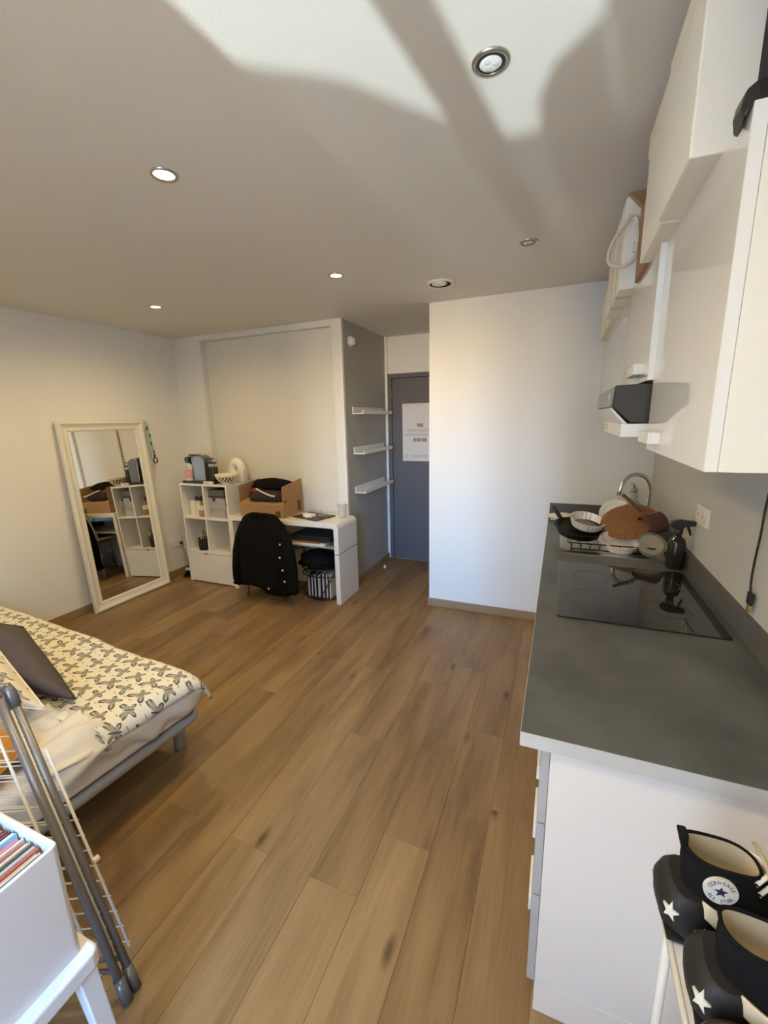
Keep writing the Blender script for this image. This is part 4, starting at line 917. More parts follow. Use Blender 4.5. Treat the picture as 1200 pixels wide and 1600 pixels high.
# black pan at the left
pn = thing('black_pan', 'black frying pan lying tilted on the left of the dish rack', 'pan', (0.12, 2.66, DZ+0.09))
Mx = Tm((0.128, 2.66, DZ+0.052), rx=0.16, ry=0.10)
part('pan_body', B().lathe((0,0,0), [(0.095, 0), (0.112, 0.008), (0.135, 0.048), (0.139, 0.050), (0.136, 0.052), (0.108, 0.012), (0.004, 0.008)], 40).xf(Mx), M['black'], pn)
part('pan_handle', B().tube([(-0.10, 0.09, 0.045), (-0.13, 0.16, 0.06), (-0.15, 0.22, 0.065)], [0.012, 0.013, 0.011], 10).xf(Mx), M['black_matt'], pn)
# white fluted dish in the pan
def fluted(name, label, c, r0, r1, h, n_fl, mt, inner_mt, Mx, amp=0.035, group=None):
    t = thing(name, label, 'dish', c, group); n = n_fl*4; b_ = B(); R = []
    for r, z, a_ in ((r0*0.92, 0, 0), (r0, 0.003, 1), (r1, h, 1), (r1-0.006, h, 1), (r0-0.006, 0.008, 1), (0.006, 0.007, 0)):
        R.append([((r*(1+a_*amp*math.cos(2*PI*i*n_fl/n)))*math.cos(2*PI*i/n), (r*(1+a_*amp*math.cos(2*PI*i*n_fl/n)))*math.sin(2*PI*i/n), z) for i in range(n)])
    b_.rings(R, smooth=False).xf(Mx); part('dish_body', b_, mt, t)
    if inner_mt: part('inside_base', B().lathe((0,0,0.0075), [(r0*0.9, 0), (r0*0.9, 0.002), (0.005, 0.002)], 36).xf(Mx), inner_mt, t)
    return t
fluted('fluted_dish', 'white fluted oven dish tipped inside the black pan', (0.19, 2.72, DZ+0.17), 0.080, 0.098, 0.05, 24, M['white_cer'], M['cork'], Tm((0.172, 2.71, DZ+0.092), rx=0.22, ry=0.16), 0.02)
fluted('fluted_dish', 'white dish propped under the brown clay dish', (0.30, 2.55, DZ+0.09), 0.080, 0.104, 0.050, 22, M['white_cer'], None, Tm((0.335, 2.555, DZ+0.020), rx=0.22, ry=0.02), 0.008)
fluted('clay_dish', 'large round brown clay tart dish leaning upside down on the rack', (0.39, 2.66, DZ+0.15), 0.140, 0.152, 0.034, 40, M['terracotta'], None, Tm((0.388, 2.69, DZ+0.158), rx=PI+0.40, ry=-0.24), 0.016)
fluted('white_plate', 'white plate standing behind the brown clay dish', (0.40, 2.90, DZ+0.15), 0.07, 0.095, 0.016, 10, M['white_cer'], None, Tm((0.350, 2.935, DZ+0.125), rx=0.95, ry=-0.15), 0.0)
po2 = thing('maroon_saucepan', 'maroon saucepan with handle tipped on the right of the dish rack', 'saucepan', (0.5, 2.62, DZ+0.15))
Mx = Tm((0.548, 2.66, DZ+0.165), ry=-1.95, rz=0.35)
part('pan_body', B().lathe((0,0,0), [(0.050, 0), (0.056, 0.006), (0.062, 0.105), (0.060, 0.107), (0.056, 0.098), (0.050, 0.010), (0.004, 0.008)], 32).xf(Mx), M['maroon'], po2)
part('pan_handle', B().tube([(0.435, 2.66, DZ+0.21), (0.40, 2.70, DZ+0.245), (0.35, 2.735, DZ+0.285)], [0.007, 0.010, 0.010], 10), M['maroon'], po2)
gb_ = thing('glass_bowl', 'clear glass bowl tipped on its side next to the spray bottle', 'bowl', (0.47, 2.48, DZ+0.09))
Mx = Tm((0.468, 2.50, DZ+0.050), rx=0.75, ry=0.1)
part('bowl_body', B().lathe((0,0,0), [(0.03, -0.012), (0.055, -0.006), (0.068, 0.04), (0.066, 0.042), (0.052, 0), (0.004, -0.006)], 32).xf(Mx), M['glass'], gb_)
part('mesh_insert', B().lathe((0,0,0.004), [(0.048, 0), (0.058, 0.03), (0.056, 0.03), (0.004, 0.002)], 28).xf(Mx), M['cork'], gb_)
# jug-like plastic items by the tap
gbt = thing('green_bottle', 'pale green glass soap bottle beside the tap', 'bottle', (0.45, 3.20, CZ))
part('bottle_body', B().lathe((0.480, 3.245, CZ+0.0055), [(0.040, 0), (0.048, 0.006), (0.048, 0.13), (0.024, 0.165), (0.021, 0.215), (0.004, 0.216)], 28), M['green_glass'], gbt)
part('bottle_cap', B().lathe((0.480, 3.245, CZ+0.222), [(0.022, 0), (0.022, 0.022), (0.008, 0.028)], 22), M['nickel'], gbt)
part('pump', B().tube([(0.480, 3.245, CZ+0.250), (0.480, 3.245, CZ+0.272), (0.455, 3.235, CZ+0.276)], 0.005, 8), M['nickel'], gbt)
wp = thing('green_scraper', 'pale green plastic lid standing before the soap bottle', 'lid', (0.43, 3.06, CZ))
part('lid_disc', B().lathe((0,0,0), [(0.050, 0), (0.052, 0.004), (0.050, 0.010), (0.004, 0.012)], 30).xf(Tm((0.430, 3.0, CZ+0.14), rx=1.15, rz=0.2)), M['green_glass'], wp)
bsk = thing('white_colander', 'beige oval colander leaning at the back of the dish rack', 'colander', (0.46, 2.92, DZ+0.12))
part('colander_body', B().lathe((0,0,0), [(0.05, 0), (0.085, 0.02), (0.098, 0.05), (0.094, 0.05), (0.08, 0.022), (0.004, 0.006)], 32).xf(Tm((0.470, 2.93, DZ+0.175), rx=2.5, ry=0.35)), M['cork'], bsk)
cl_ = thing('dish_towel', 'crumpled white dish cloth at the far left of the sink', 'cloth', (0.03, 3.2, CZ))
part('cloth_fold', B().rings(lump(0.035, 3.235, CZ+0.0055, 0.085, 0.055, 0.045, 3.0, rough=0.5)), M['lace'], cl_)
part('cloth_corner', B().rings(lump(0.10, 3.17, CZ+0.0055, 0.05, 0.05, 0.022, 9.0, rough=0.5)), M['lace'], cl_)
solo('sink_plug', B().lathe((0.075, 2.98, CZ+0.0055), [(0.022, 0), (0.022, 0.008), (0.010, 0.012), (0.010, 0.022), (0.004, 0.024)], 20), M['black_matt'], 'black sink plug lying on the rim near the dish cloth', 'plug', (0.075, 2.98, CZ+0.0055))

sp = thing('spray_bottle', 'dark glass spray bottle with black trigger between hob and sink', 'spray bottle', (0.527, 2.335, CZ))
bx_, by_ = 0.549, 2.342
part('bottle_body', B().lathe((bx_, by_, CZ+0.0006), [(0.034, 0), (0.038, 0.004), (0.038, 0.122), (0.031, 0.146), (0.016, 0.158), (0.014, 0.172)], 32), M['smoke_glass'], sp)
part('collar', B().lathe((bx_, by_, CZ+0.173), [(0.017, 0), (0.018, 0.004), (0.018, 0.022), (0.012, 0.026)], 24), M['black'], sp)
part('trigger_head', B().prism([(-0.024, 0.0), (0.018, 0.0), (0.024, 0.012), (0.075, 0.020), (0.078, 0.034), (0.06, 0.040), (0.0, 0.044), (-0.030, 0.034), (-0.042, 0.018)], -0.014, 0.014).xf(Tm((bx_, by_, CZ+0.198), rz=-0.10)), M['black'], sp, bevel=0.003)
part('trigger', B().tube([(bx_+0.032, by_-0.003, CZ+0.214), (bx_+0.042, by_-0.004, CZ+0.190), (bx_+0.048, by_-0.005, CZ+0.168)], [0.006, 0.006, 0.004], 8), M['black'], sp)
part('dip_tube', B().cyl((bx_, by_, CZ+0.01), 0.003, 0.16, n=8), M['grey_edge'], sp)

ks = thing('kitchen_socket', 'white double socket on the kitchen wall above the upstand', 'socket', (XR, 2.22, 1.19))
part('plate', B().box(XR-0.012, XR, 2.145, 2.305, 1.148, 1.232), M['socket'], ks, bevel=0.003)
for yy in (2.19, 2.26):
    ins = part('insert', B().cyl((XR-0.011, yy, 1.19), 0.030, -0.006, 'x', 24), M['socket'], ks)
    part('pin_hole', B().box(XR-0.0176, XR-0.0168, yy-0.012, yy-0.006, 1.187, 1.193).box(XR-0.0176, XR-0.0168, yy+0.006, yy+0.012, 1.187, 1.193), M['black'], ins)

# --- wall cabinets
TZ = 2.112
wc1 = thing('wall_cabinet', 'nearest wall cabinet with a gloss door and matt side', 'cabinet', (0.43, 1.25, 1.528), 'kitchen wall cabinets')
part('body', B().box(0.2715, XR-0.001, 0.953, 1.553, 1.528, TZ), M['cab_side'], wc1, bevel=0.001)
dd = part('door', B().box(0.250, 0.2705, 0.953, 1.553, 1.528, TZ), M['gloss'], wc1, bevel=0.0012)
part('door_edge', B().box(0.2502, 0.2703, 0.9518, 0.9528, 1.5285, TZ-0.0005), M['white_lac'], dd)
def pull(y0, y1, z, x, parent):
    part('handle', B().box(x-0.030, x-0.022, y0, y1, z-0.016, z+0.016).box(x-0.022, x, y0, y0+0.012, z-0.016, z+0.016).box(x-0.022, x, y1-0.012, y1, z-0.016, z+0.016).box(x-0.022, x, (y0+y1)/2-0.006, (y0+y1)/2+0.006, z-0.016, z+0.016), M['white_lac'], parent, bevel=0.0015)
pull(1.36, 1.515, 1.570, 0.25, dd)
wc2 = thing('wall_cabinet', 'short wall cabinet with a gloss door above the cooker hood', 'cabinet', (0.43, 1.86, 1.735), 'kitchen wall cabinets')
part('body', B().box(0.2555, XR-0.001, 1.556, 2.176, 1.735, TZ), M['cab_side'], wc2, bevel=0.001)
dd = part('door', B().box(0.234, 0.2545, 1.556, 2.176, 1.735, TZ), M['gloss'], wc2, bevel=0.0012)
part('door_edge', B().box(0.2342, 0.2543, 1.5548, 1.5558, 1.7355, TZ-0.0005), M['white_lac'], dd)
pull(1.63, 1.785, 1.775, 0.234, dd)
wc3 = thing('wall_cabinet', 'farthest wall cabinet with a gloss door touching the white wall', 'cabinet', (0.43, 2.8, 1.735), 'kitchen wall cabinets')
part('body', B().box(0.2555, XR-0.001, 2.179, YW-0.001, 1.735, TZ), M['cab_side'], wc3, bevel=0.001)
part('door', B().box(0.234, 0.2545, 2.179, YW-0.002, 1.735, TZ), M['gloss'], wc3, bevel=0.0012)

hd = thing('cooker_hood', 'dark grey cooker hood with white pull-out front below the wall cabinet', 'cooker hood', (0.38, 1.88, 1.56))
part('hood_body', B().prism([(XR-0.002, 1.7335), (0.155, 1.7260), (0.150, 1.6600), (0.207, 1.6080), (XR-0.002, 1.6080)], 1.578, 2.172), M['hood_dark'], hd, bevel=0.003)
part('front_strip', B().prism([(0.1535, 1.722), (0.1485, 1.722), (0.1440, 1.662), (0.1490, 1.662)], 1.576, 2.174), M['hood_front'], hd, bevel=0.001)
part('badge', B().cyl((0.1455, 1.66, 1.693), 0.012, -0.002, 'x', 16), M['white_lac'], hd)
part('slanted_visor', B().prism([(0.150, 1.658), (0.144, 1.656), (0.190, 1.600), (0.198, 1.606)], 1.605, 2.150), M['white_lac'], hd, bevel=0.001)
bs_ = part('pull_out_tray', B().box(0.178, XR-0.004, 1.578, 2.172, 1.563, 1.6055), M['white_lac'], hd, bevel=0.003)
for k in range(4):
    part('control_button', B().cyl((0.1785, 1.98+k*0.045, 1.586), 0.012, -0.003, 'x', 16), M['grey_edge'] if k % 2 else M['socket'], bs_)
part('grease_filter', B().box(0.22, 0.56, 1.62, 2.13, 1.560, 1.5628), M['steel'], bs_)

# --- things on the wall cabinets
def storage_box(label, x0, x1, y0, y1, z0, z1, lid=True, bulge=0.0):
    t = thing('storage_box', label, 'box', ((x0+x1)/2, (y0+y1)/2, z0), 'boxes on the wall cabinets')
    part('box_body', B().box(x0, x1, y0, y1, z0, z1-0.001), M['fabric_box'], t, bevel=0.004)
    if lid:
        part('lid', B().box(x0-0.004, x1+0.004, y0-0.004, y1+0.004, z1-0.06, z1).box(x0+0.01, x1-0.01, y0+0.01, y1-0.01, z1, z1+0.004), M['fabric_box'], t, bevel=0.004)
    return t
storage_box('large white storage box nearest the camera on the wall cabinets', 0.196, 0.58, 1.098, 1.398, TZ+0.0005, 2.455)
storage_box('second white storage box overhanging the cabinets behind the nearest one', 0.205, 0.58, 1.412, 1.735, TZ+0.0005, 2.470)
b3 = storage_box('white box with a hanging cable at the far part of the cabinet tops', 0.178, 0.46, 2.035, 2.62, TZ+0.0005, 2.435, lid=False)
for k in range(2):
    part('tape', B().box(0.1772, 0.1785, 2.15+k*0.2, 2.20+k*0.2, TZ+0.001, 2.43).box(0.178, 0.25, 2.15+k*0.2, 2.20+k*0.2, TZ-0.0001, TZ+0.0006), M['paper'], b3)
b4 = storage_box('low white box at the far end of the cabinet tops by the white wall', 0.205, 0.5, 2.66, 3.38, TZ+0.0005, 2.36, lid=False)
part('tape', B().box(0.2042, 0.2055, 2.95, 3.0, TZ+0.001, 2.355), M['paper'], b4)
cb2 = thing('brown_box', 'brown cardboard box wedged behind the second white storage box', 'box', (0.42, 1.88, TZ))
part('box_body', B().box(0.222, 0.56, 1.765, 1.970, TZ+0.0005, 2.36), M['cardboard'], cb2, bevel=0.003)
part('flap', B().hexa([(0.222, 1.935, 2.3605), (0.50, 1.935, 2.3605), (0.50, 1.970, 2.3605), (0.222, 1.970, 2.3605), (0.183, 1.995, 2.432), (0.50, 1.995, 2.432), (0.50, 2.028, 2.434), (0.183, 2.028, 2.434)]), M['cardboard'], cb2)
wcb = thing('white_cable', 'white cable looping down in front of the far boxes', 'cable', (0.2, 2.0, 2.3))
part('cable_loop', B().tube(spline([(0.200, 1.985, 2.352), (0.195, 1.985, 2.350), (0.190, 1.985, 2.345), (0.150, 1.985, 2.29), (0.128, 1.985, 2.235), (0.135, 1.985, 2.195), (0.175, 1.985, 2.182), (0.215, 1.985, 2.205), (0.228, 1.985, 2.255), (0.218, 1.985, 2.30), (0.214, 1.985, 2.335), (0.205, 1.985, 2.345)]), 0.0065, 8), M['wire_white'], wcb)
part('switch', B().cyl((0.218, 1.985, 2.225), 0.010, 0.035, 'z', 10), M['wire_white'], wcb)
bg_ = thing('black_sling', 'black strap with a metal ring drooping over the nearest cabinet top', 'strap', (0.35, 0.99, TZ))
Rg = []
for x_, z_, h_, dy in ((0.246, 2.088, 0.006, 0.03), (0.240, 2.102, 0.020, 0.045), (0.244, 2.118, 0.034, 0.055), (0.258, 2.128, 0.032, 0.06), (0.29, 2.132, 0.036, 0.06), (0.34, 2.136, 0.044, 0.06), (0.42, 2.14, 0.05, 0.06)):
    on = x_ > 0.2485
    zb = max(z_-h_/2, TZ+0.001) if on else z_-h_/2
    Rg.append([(x_ if on else min(x_, 0.2485), 0.985-dy*0.5, zb), (x_, 0.985+dy*0.5, zb), (x_-0.004, 0.985+dy*0.45, z_+h_/2), (x_-0.004, 0.985-dy*0.45, z_+h_/2)])
part('strap', B().rings(Rg, smooth=False), M['black'], bg_, bevel=0.004)
part('ring', B().tube([(0.283+0.016*math.cos(2*PI*i/18), 0.965, 2.158+0.010*math.sin(2*PI*i/18)) for i in range(18)], 0.0028, 8, closed=True), M['hood_dark'], bg_)
pbx = thing('purple_box', 'dark purple box standing behind the black strap at the cabinet top', 'box', (0.40, 1.03, TZ))
part('box_body', B().box(0.284, 0.56, 1.02, 1.085, TZ+0.0005, 2.40), M['plum_cloth'], pbx, bevel=0.003)
part('lid', B().box(0.282, 0.562, 1.018, 1.087, 2.34, 2.402), M['plum_cloth'], pbx, bevel=0.003)

uc = thing('usb_cable', 'black cable with a gold plug hanging below the nearest wall cabinet', 'cable', (0.6, 1.63, 1.36))
part('cord', B().tube(spline([(0.598, 1.52, 1.526), (0.598, 1.60, 1.45), (0.598, 1.626, 1.362), (0.598, 1.630, 1.26), (0.598, 1.640, 1.162), (0.598, 1.640, 1.10), (0.598, 1.630, 1.062)]), 0.0035, 8), M['black'], uc)
part('plug_grip', B().box(0.593, 0.603, 1.612, 1.642, 1.025, 1.066), M['black'], uc, bevel=0.002)
part('metal_plug', B().box(0.594, 0.602, 1.616, 1.635, 1.002, 1.0255), M['gold'], uc, bevel=0.001)

# ================================================================== BED (turned a little against the wall)
bd = thing('sofa_bed', 'low bed with a grey metal frame and a white mattress', 'bed', (-1.563, 1.376, 0), rotz=math.atan2(0.0837, -0.9965))
BL, BW = 2.16, 1.40
def bp(name, b, mt, parent=bd, **k): return part(name, b, mt, parent, world=False, **k)
rr_ = 0.06
for b0 in (0.0, BW-0.045):
    bp('side_rail', B().box(0.06, BL, b0, b0+0.045, 0.205, 0.250), M['bed_metal'], bevel=0.012, seg=3)
endp = [(0.07, 0.022)] + [(0.022+0.05-0.05*math.sin(a), 0.022+0.05-0.05*math.cos(a)) for a in [PI/2*i/6 for i in range(1, 7)]] + [(0.022, BW-0.022-0.05)] + [(0.022+0.05-0.05*math.cos(a), BW-0.022-0.05+0.05*math.sin(a)) for a in [PI/2*i/6 for i in range(1, 7)]] + [(0.07, BW-0.022)]
bp('end_rail', B().tube([(x, y, 0.228) for x, y in endp], 0.0235, 12), M['bed_metal'])
bp('end_rail', B().box(BL-0.045, BL, 0.045, BW-0.045, 0.205, 0.250), M['bed_metal'], bevel=0.01)
for a_, b_ in ((0.16, 0.045), (0.16, BW-0.06), (BL-0.2, 0.06), (BL-0.2, BW-0.06)):
    bp('leg', B().lathe((a_, b_, 0), [(0.026, 0.0), (0.029, 0.004), (0.031, 0.205)], 20), M['bed_metal'])
sl_ = B()
for k in range(10): bp('slat', B().box(0.12+k*0.21, 0.19+k*0.21, 0.046, BW-0.046, 0.237, 0.249), M['base_wood'])
mt_ = bp('mattress', B().prism(rrect(0.012, BL-0.02, 0.012, BW-0.012, 0.08), 0.2505, 0.425, 'xy'), M['mattress'], bevel=0.035, seg=4)

dv = thing('butterfly_duvet', 'cream duvet printed with dark butterflies spread over the bed', 'duvet', (-1.563, 1.376, 0), rotz=math.atan2(0.0837, -0.9965))
def dv_fn(u, v):
    # u along a (right end -> wall), v along b (far side -> camera)
    a = -0.052 + u*2.19; b = -0.045 + v*1.10
    edge_a = max(0.0, 0.02 - a)/0.072; edge_b = max(0.0, 0.05 - b)/0.095
    z = 0.462 + 0.016*nz(a*2.3, b*2.3, 0.4) + 0.007*nz(a*7, b*7, 2.0)
    z += 0.02*math.sin(PI*min(1, v*1.1))*0.6
    z -= 0.10*edge_b**1.6
    z -= 0.06*edge_a**1.6
    aa = a + 0.012*edge_a**2; bb_ = b + 0.02*edge_b**2
    # near edge of the duvet runs obliquely: it is folded back towards the wall
    bmax = min(1.055, 0.475 + 0.17*max(0.0, a) + 0.015*nz(a*5, 1.0) + 0.35*max(0.0, a-0.7))
    if b > bmax: bb_ = bmax - 0.004*(b-bmax); z -= 0.012*min(1, (b-bmax)*6)
    return (aa, bb_, z)
dvm = part('duvet_cloth', B().grid(dv_fn, 90, 56, uvfn=lambda u, v: (0.02+u*2.17, v*1.10)), M['butterfly'], dv, world=False, solid=0.012)

fs = thing('fitted_sheet', 'cream fitted sheet with gathered edge slipping off the bed end', 'sheet', (-1.563, 1.376, 0), rotz=math.atan2(0.0837, -0.9965))
def sheet_side(u, v):
    # hangs over the end face (a ~ 0): u along b, v from the top edge down
    b = 0.02 + u*0.66
    low = 0.292 + 0.135*min(1.0, max(0.0, (b-0.285)/0.375)) + 0.008*math.sin(b*40)
    top = 0.438
    z = top - v*(top - low)
    fold = 0.010*math.sin(b*34 + 5*v) * v + 0.006*nz(b*9, v*3)
    a = 0.006 - 0.024*math.sin(PI*min(1, v*0.9+0.1)) - fold - 0.01
    if v < 0.15: a += 0.05*(0.15 - v)/0.15
    return (a, b, z)
part('side_cloth', B().grid(sheet_side, 70, 14), M['sheet'], fs, world=False, solid=0.003)
def sheet_flap(u, v):
    # loose band over the top between the duvet edge and the bare mattress: u along a, v along b
    a = -0.030 + u*0.62
    b0 = 0.440 + 0.165*max(0.0, a) + 0.004*math.sin(u*110)
    b1 = 0.665 + 0.10*u + 0.012*math.sin(u*23)
    b = b0 + v*(b1 - b0)
    z = 0.487 + 0.012*nz(a*9, b*9, 4) + 0.008*(1-v)**4*(1+0.7*math.sin(a*150)) + 0.011*math.sin(a*34 + b*20)*(1-v) + 0.006*math.sin(a*70 - b*30) - 0.040*v**1.5
    if a < 0.03: z -= 0.085*((0.03-a)/0.06)**1.2
    return (a - (0.012 if a < 0.0 else 0), b, z)
part('loose_flap', B().grid(sheet_flap, 60, 30), M['sheet'], fs, world=False, solid=0.003)

def cushion(name, label, mt, c, sx_, sy_, th_, Mx, uv=False, seed=0.0, piping=None):
    t = thing(name, label, 'cushion' if not uv else 'pillow', c)
    def top(sgn):
        def fn(u, v):
            x = 2*u-1; y = 2*v-1
            pin = 1 - 0.09*(abs(x)**2)*(1-abs(y)**4) ; pin2 = 1 - 0.09*(abs(y)**2)*(1-abs(x)**4)
            h = max(0.0, (1-x**4)*(1-y**4))**0.55
            return (sx_*x*pin2*0.5, sy_*y*pin*0.5, sgn*(th_/2)*h*(1+0.12*nz(x*2+seed, y*2, sgn)) )
        return fn
    f = (lambda u, v: (u*sx_, v*sy_)) if uv else None
    b_ = B().grid(top(1), 26, 26, uvfn=f); b_.xf(Mx)
    b2 = B().grid(top(-1), 26, 26, uvfn=f); b2.xf(Mx)
    off = len(b_.v); b_.v += b2.v; b_.f += [[i+off for i in q] for q in b2.f]; b_.sm += b2.sm
    for k_, q in b2.uv.items(): b_.uv[k_+off] = q
    part('cover', b_, mt, t)
    ed = []
    for i in range(104):
        s_ = i/104*4; k_ = int(s_); q = s_-k_; u, v = [(q,0),(1,q),(1-q,1),(0,1-q)][k_]; p = top(1)(u, v); ed.append(tuple(Mx @ Vector((p[0], p[1], 0))))
    part('seam', B().tube(ed, 0.004, 6, closed=True), piping or mt, t)
    return t
def shear(A, e1, e2, s1, s2):
    n_ = e1.cross(e2).normalized()
    if n_.z < 0: n_ = -n_
    c_ = A + e1*0.5 + e2*0.5; m_ = Matrix.Identity(4)
    for i in range(3): m_[i][0] = e1[i]/s1; m_[i][1] = e2[i]/s2; m_[i][2] = n_[i]; m_[i][3] = c_[i]
    return m_
cushion('grey_cushion', 'dark grey cushion leaning on the duvet', M['grey_cloth'], (-2.2, 0.95, 0.49), 0.52, 0.46, 0.17,
        shear(Vector((-1.80, 0.955, 0.525)), Vector((-0.50, 0.105, 0.19)), Vector((-0.44, -0.08, 0.015)), 0.52, 0.46), piping=M['hood_dark'])
cushion('butterfly_pillow', 'butterfly-print pillow with cream border before the grey cushion', M['butterfly_big'], (-2.2, 0.85, 0.5), 0.50, 0.46, 0.14,
        shear(Vector((-1.80, 0.845, 0.555)), Vector((-0.43, 0.075, 0.14)), Vector((-0.46, -0.12, 0.01)), 0.50, 0.46), uv=True, seed=3, piping=M['cream'])
cushion('orange_cushion', 'orange cushion on the near side of the bed behind the airer', M['orange_cloth'], (-1.8, 0.62, 0.5), 0.42, 0.40, 0.14, Tm((-1.86, 0.50, 0.535), rx=0.10, ry=0.22, rz=0.35), seed=5)

# ================================================================== CLOTHES AIRER (folded, leaning on the bed)
ar = thing('clothes_airer', 'folded clothes airer of grey tubes and white wires leaning by the bed end', 'clothes airer', (-1.07, 0.57, 0))
P0 = Vector((-1.070, 0.574, 0.0)); up = Vector((-0.415, 0.045, 0.86)); wv = Vector((-0.9, -0.43, 0)).normalized() * 0.32
off = Vector((0.006, -0.031, 0.0))
def ap(o, s_, t_): return tuple(P0 + o + up*s_ + wv*t_)
for k, o in enumerate((Vector((0,0,0)), off)):
    for t_ in (0.0, 1.0):
        tb = part('side_tube', B().tube([ap(o, 0.015 if k == 0 else 0.004, t_), ap(o, 0.5, t_), ap(o, 1.0, t_)], 0.0115, 12), M['rack_metal'], ar)
        part('foot_cap', B().tube([ap(o, 0.0 if k == 0 else 0.0, t_), ap(o, 0.075, t_)], 0.0145, 12), M['hood_front'], tb)
    part('top_bar', B().tube([ap(o, 1.0, 0.0), ap(o, 1.02, 0.03), ap(o, 1.025, 0.5), ap(o, 1.02, 0.97), ap(o, 1.0, 1.0)], 0.0115, 12), M['rack_metal'], ar)
    part('cross_bar', B().tube([ap(o, 0.10, 0.0), ap(o, 0.10, 1.0)], 0.007, 10), M['rack_metal'], ar)
part('corner_joint', B().tube([ap(Vector((0,0,0)), 0.955, 0), ap(Vector((0,0,0)), 1.0, 0.0), ap(Vector((0,0,0)), 1.02, 0.03)], 0.016, 12), M['hood_front'], ar)
for k, (o, s0, s1, n_) in enumerate(((Vector((0.022, 0.016, 0.0)), 0.13, 0.80, 13), (Vector((0.004, -0.016, 0)), 0.16, 0.95, 16), (Vector((-0.012, -0.060, 0)), 0.10, 0.95, 17))):
    for t_ in (0.0, 1.0):
        part('wire_frame', B().tube([ap(o, s0, t_), ap(o, s1, t_)], 0.0042, 8), M['rack_wire'], ar)
    for i in range(n_):
        s_ = s0 + (s1-s0)*(i+0.3)/n_
        part('wire', B().tube([ap(o, s_, -0.022), ap(o, s_, 1.02)], 0.0019, 6), M['rack_wire'], ar)
part('pivot_knob', B().cyl(ap(Vector((0.026, 0.012, 0.0)), 0.42, 0.0), 0.009, 0.018, 'y', 14), M['rack_wire'], ar, bevel=0.002)

# ================================================================== RECORD CRATE ON A STOOL
cx0, cx1, cy0, cy1, cz0, cz1 = -1.292, -0.957, 0.075, 0.420, 0.4505, 0.752
cr_ = thing('record_crate', 'white open box full of records standing on the white stool', 'crate', (-1.12, 0.25, cz0))
cb_ = B(); wth = 0.009
o1 = rrect(cx0, cx1, cy0, cy1, 0.012, 4); i1 = rrect(cx0+wth, cx1-wth, cy0+wth, cy1-wth, 0.006, 4)
cb_.rings([[(x, y, cz0) for x, y in o1], [(x, y, cz1) for x, y in o1], [(x, y, cz1) for x, y in i1], [(x, y, cz0+0.008) for x, y in i1]], True, True, smooth=False)
part('box_shell', cb_, M['crate'], cr_, bevel=0.0015)
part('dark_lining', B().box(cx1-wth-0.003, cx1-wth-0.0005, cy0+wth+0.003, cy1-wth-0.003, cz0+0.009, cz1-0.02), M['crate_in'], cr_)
cols = [(0.03,0.03,0.035),(0.05,0.05,0.07),(0.60,0.58,0.52),(0.62,0.40,0.22),(0.50,0.12,0.06),(0.40,0.36,0.33),(0.72,0.70,0.66),(0.10,0.09,0.08),(0.45,0.42,0.30),(0.60,0.56,0.48),(0.40,0.09,0.09),(0.35,0.07,0.07),(0.65,0.58,0.42),(0.55,0.12,0.16),(0.66,0.20,0.24),(0.25,0.50,0.62),(0.70,0.80,0.84),(0.04,0.03,0.06),(0.75,0.60,0.62),(0.30,0.05,0.08),(0.18,0.09,0.08),(0.66,0.64,0.60),(0.45,0.10,0.10),(0.10,0.10,0.12),(0.55,0.52,0.50),(0.32,0.20,0.12),(0.70,0.68,0.62),(0.12,0.10,0.22),(0.60,0.30,0.15),(0.5,0.5,0.48)]
names = ['black','dark blue','pale grey','tan','rust red','grey','white','charcoal','olive','beige','crimson','dark red','cream','raspberry','coral','sky blue','pale blue','midnight','pink','wine','brown','off-white','scarlet','slate','silver grey','chestnut','ivory','violet','orange brown','ash']
rr2 = random.Random(9); xx = cx1 - wth - 0.014
for k in range(30):
    tk = rr2.choice((0.004, 0.006, 0.008, 0.009)) if k > 1 else 0.005
    if xx - tk < cx0 + wth + 0.012: break
    ln = -0.006; hh = cz0 + 0.009 + rr2.uniform(0.262, 0.276); yo = rr2.uniform(0, 0.010)
    y1 = cy1 - wth - 0.003 - yo; y0 = y1 - 0.308
    mtc = mat('sleeve_' + names[k].replace(' ', '_'), cols[k], 0.6, var=0.12, scale=30)
    lab = names[k] + ' record sleeve in the white crate'
    lab += ', first from the front edge' if k == 0 else (', ' + {1:'second',2:'third',3:'fourth',4:'fifth',5:'sixth'}.get(k, 'behind the ' + names[k-1] + ' one') + (' from the front edge' if k < 6 else ''))
    solo('record_sleeve', B().hexa([(xx-tk, y0, cz0+0.0085), (xx, y0, cz0+0.0085), (xx, y1, cz0+0.0085), (xx-tk, y1, cz0+0.0085), (xx-tk+ln, y0, hh), (xx+ln, y0, hh), (xx+ln, y1, hh), (xx-tk+ln, y1, hh)]), mtc, lab, 'record', (xx, y1, cz0+0.0085), 'records in the white crate')
    xx -= tk + 0.0012
st = thing('white_stool', 'white stool carrying the record crate', 'stool', (-1.13, 0.23, 0))
part('seat', B().prism(rrect(-1.325, -0.925, 0.035, 0.440, 0.02), 0.405, 0.450, 'xy'), M['stool'], st, bevel=0.006)
for x_, y_, dx, dy in ((-0.955, 0.41, 0.03, 0.02), (-0.955, 0.065, 0.03, -0.02), (-1.295, 0.41, -0.01, 0.0), (-1.295, 0.065, -0.03, -0.02)):
    part('leg', B().hexa([(x_-0.016+dx, y_-0.016+dy, 0), (x_+0.016+dx, y_-0.016+dy, 0), (x_+0.016+dx, y_+0.016+dy, 0), (x_-0.016+dx, y_+0.016+dy, 0), (x_-0.02, y_-0.02, 0.405), (x_+0.02, y_-0.02, 0.405), (x_+0.02, y_+0.02, 0.405), (x_-0.02, y_+0.02, 0.405)]), M['stool'], st, bevel=0.003)

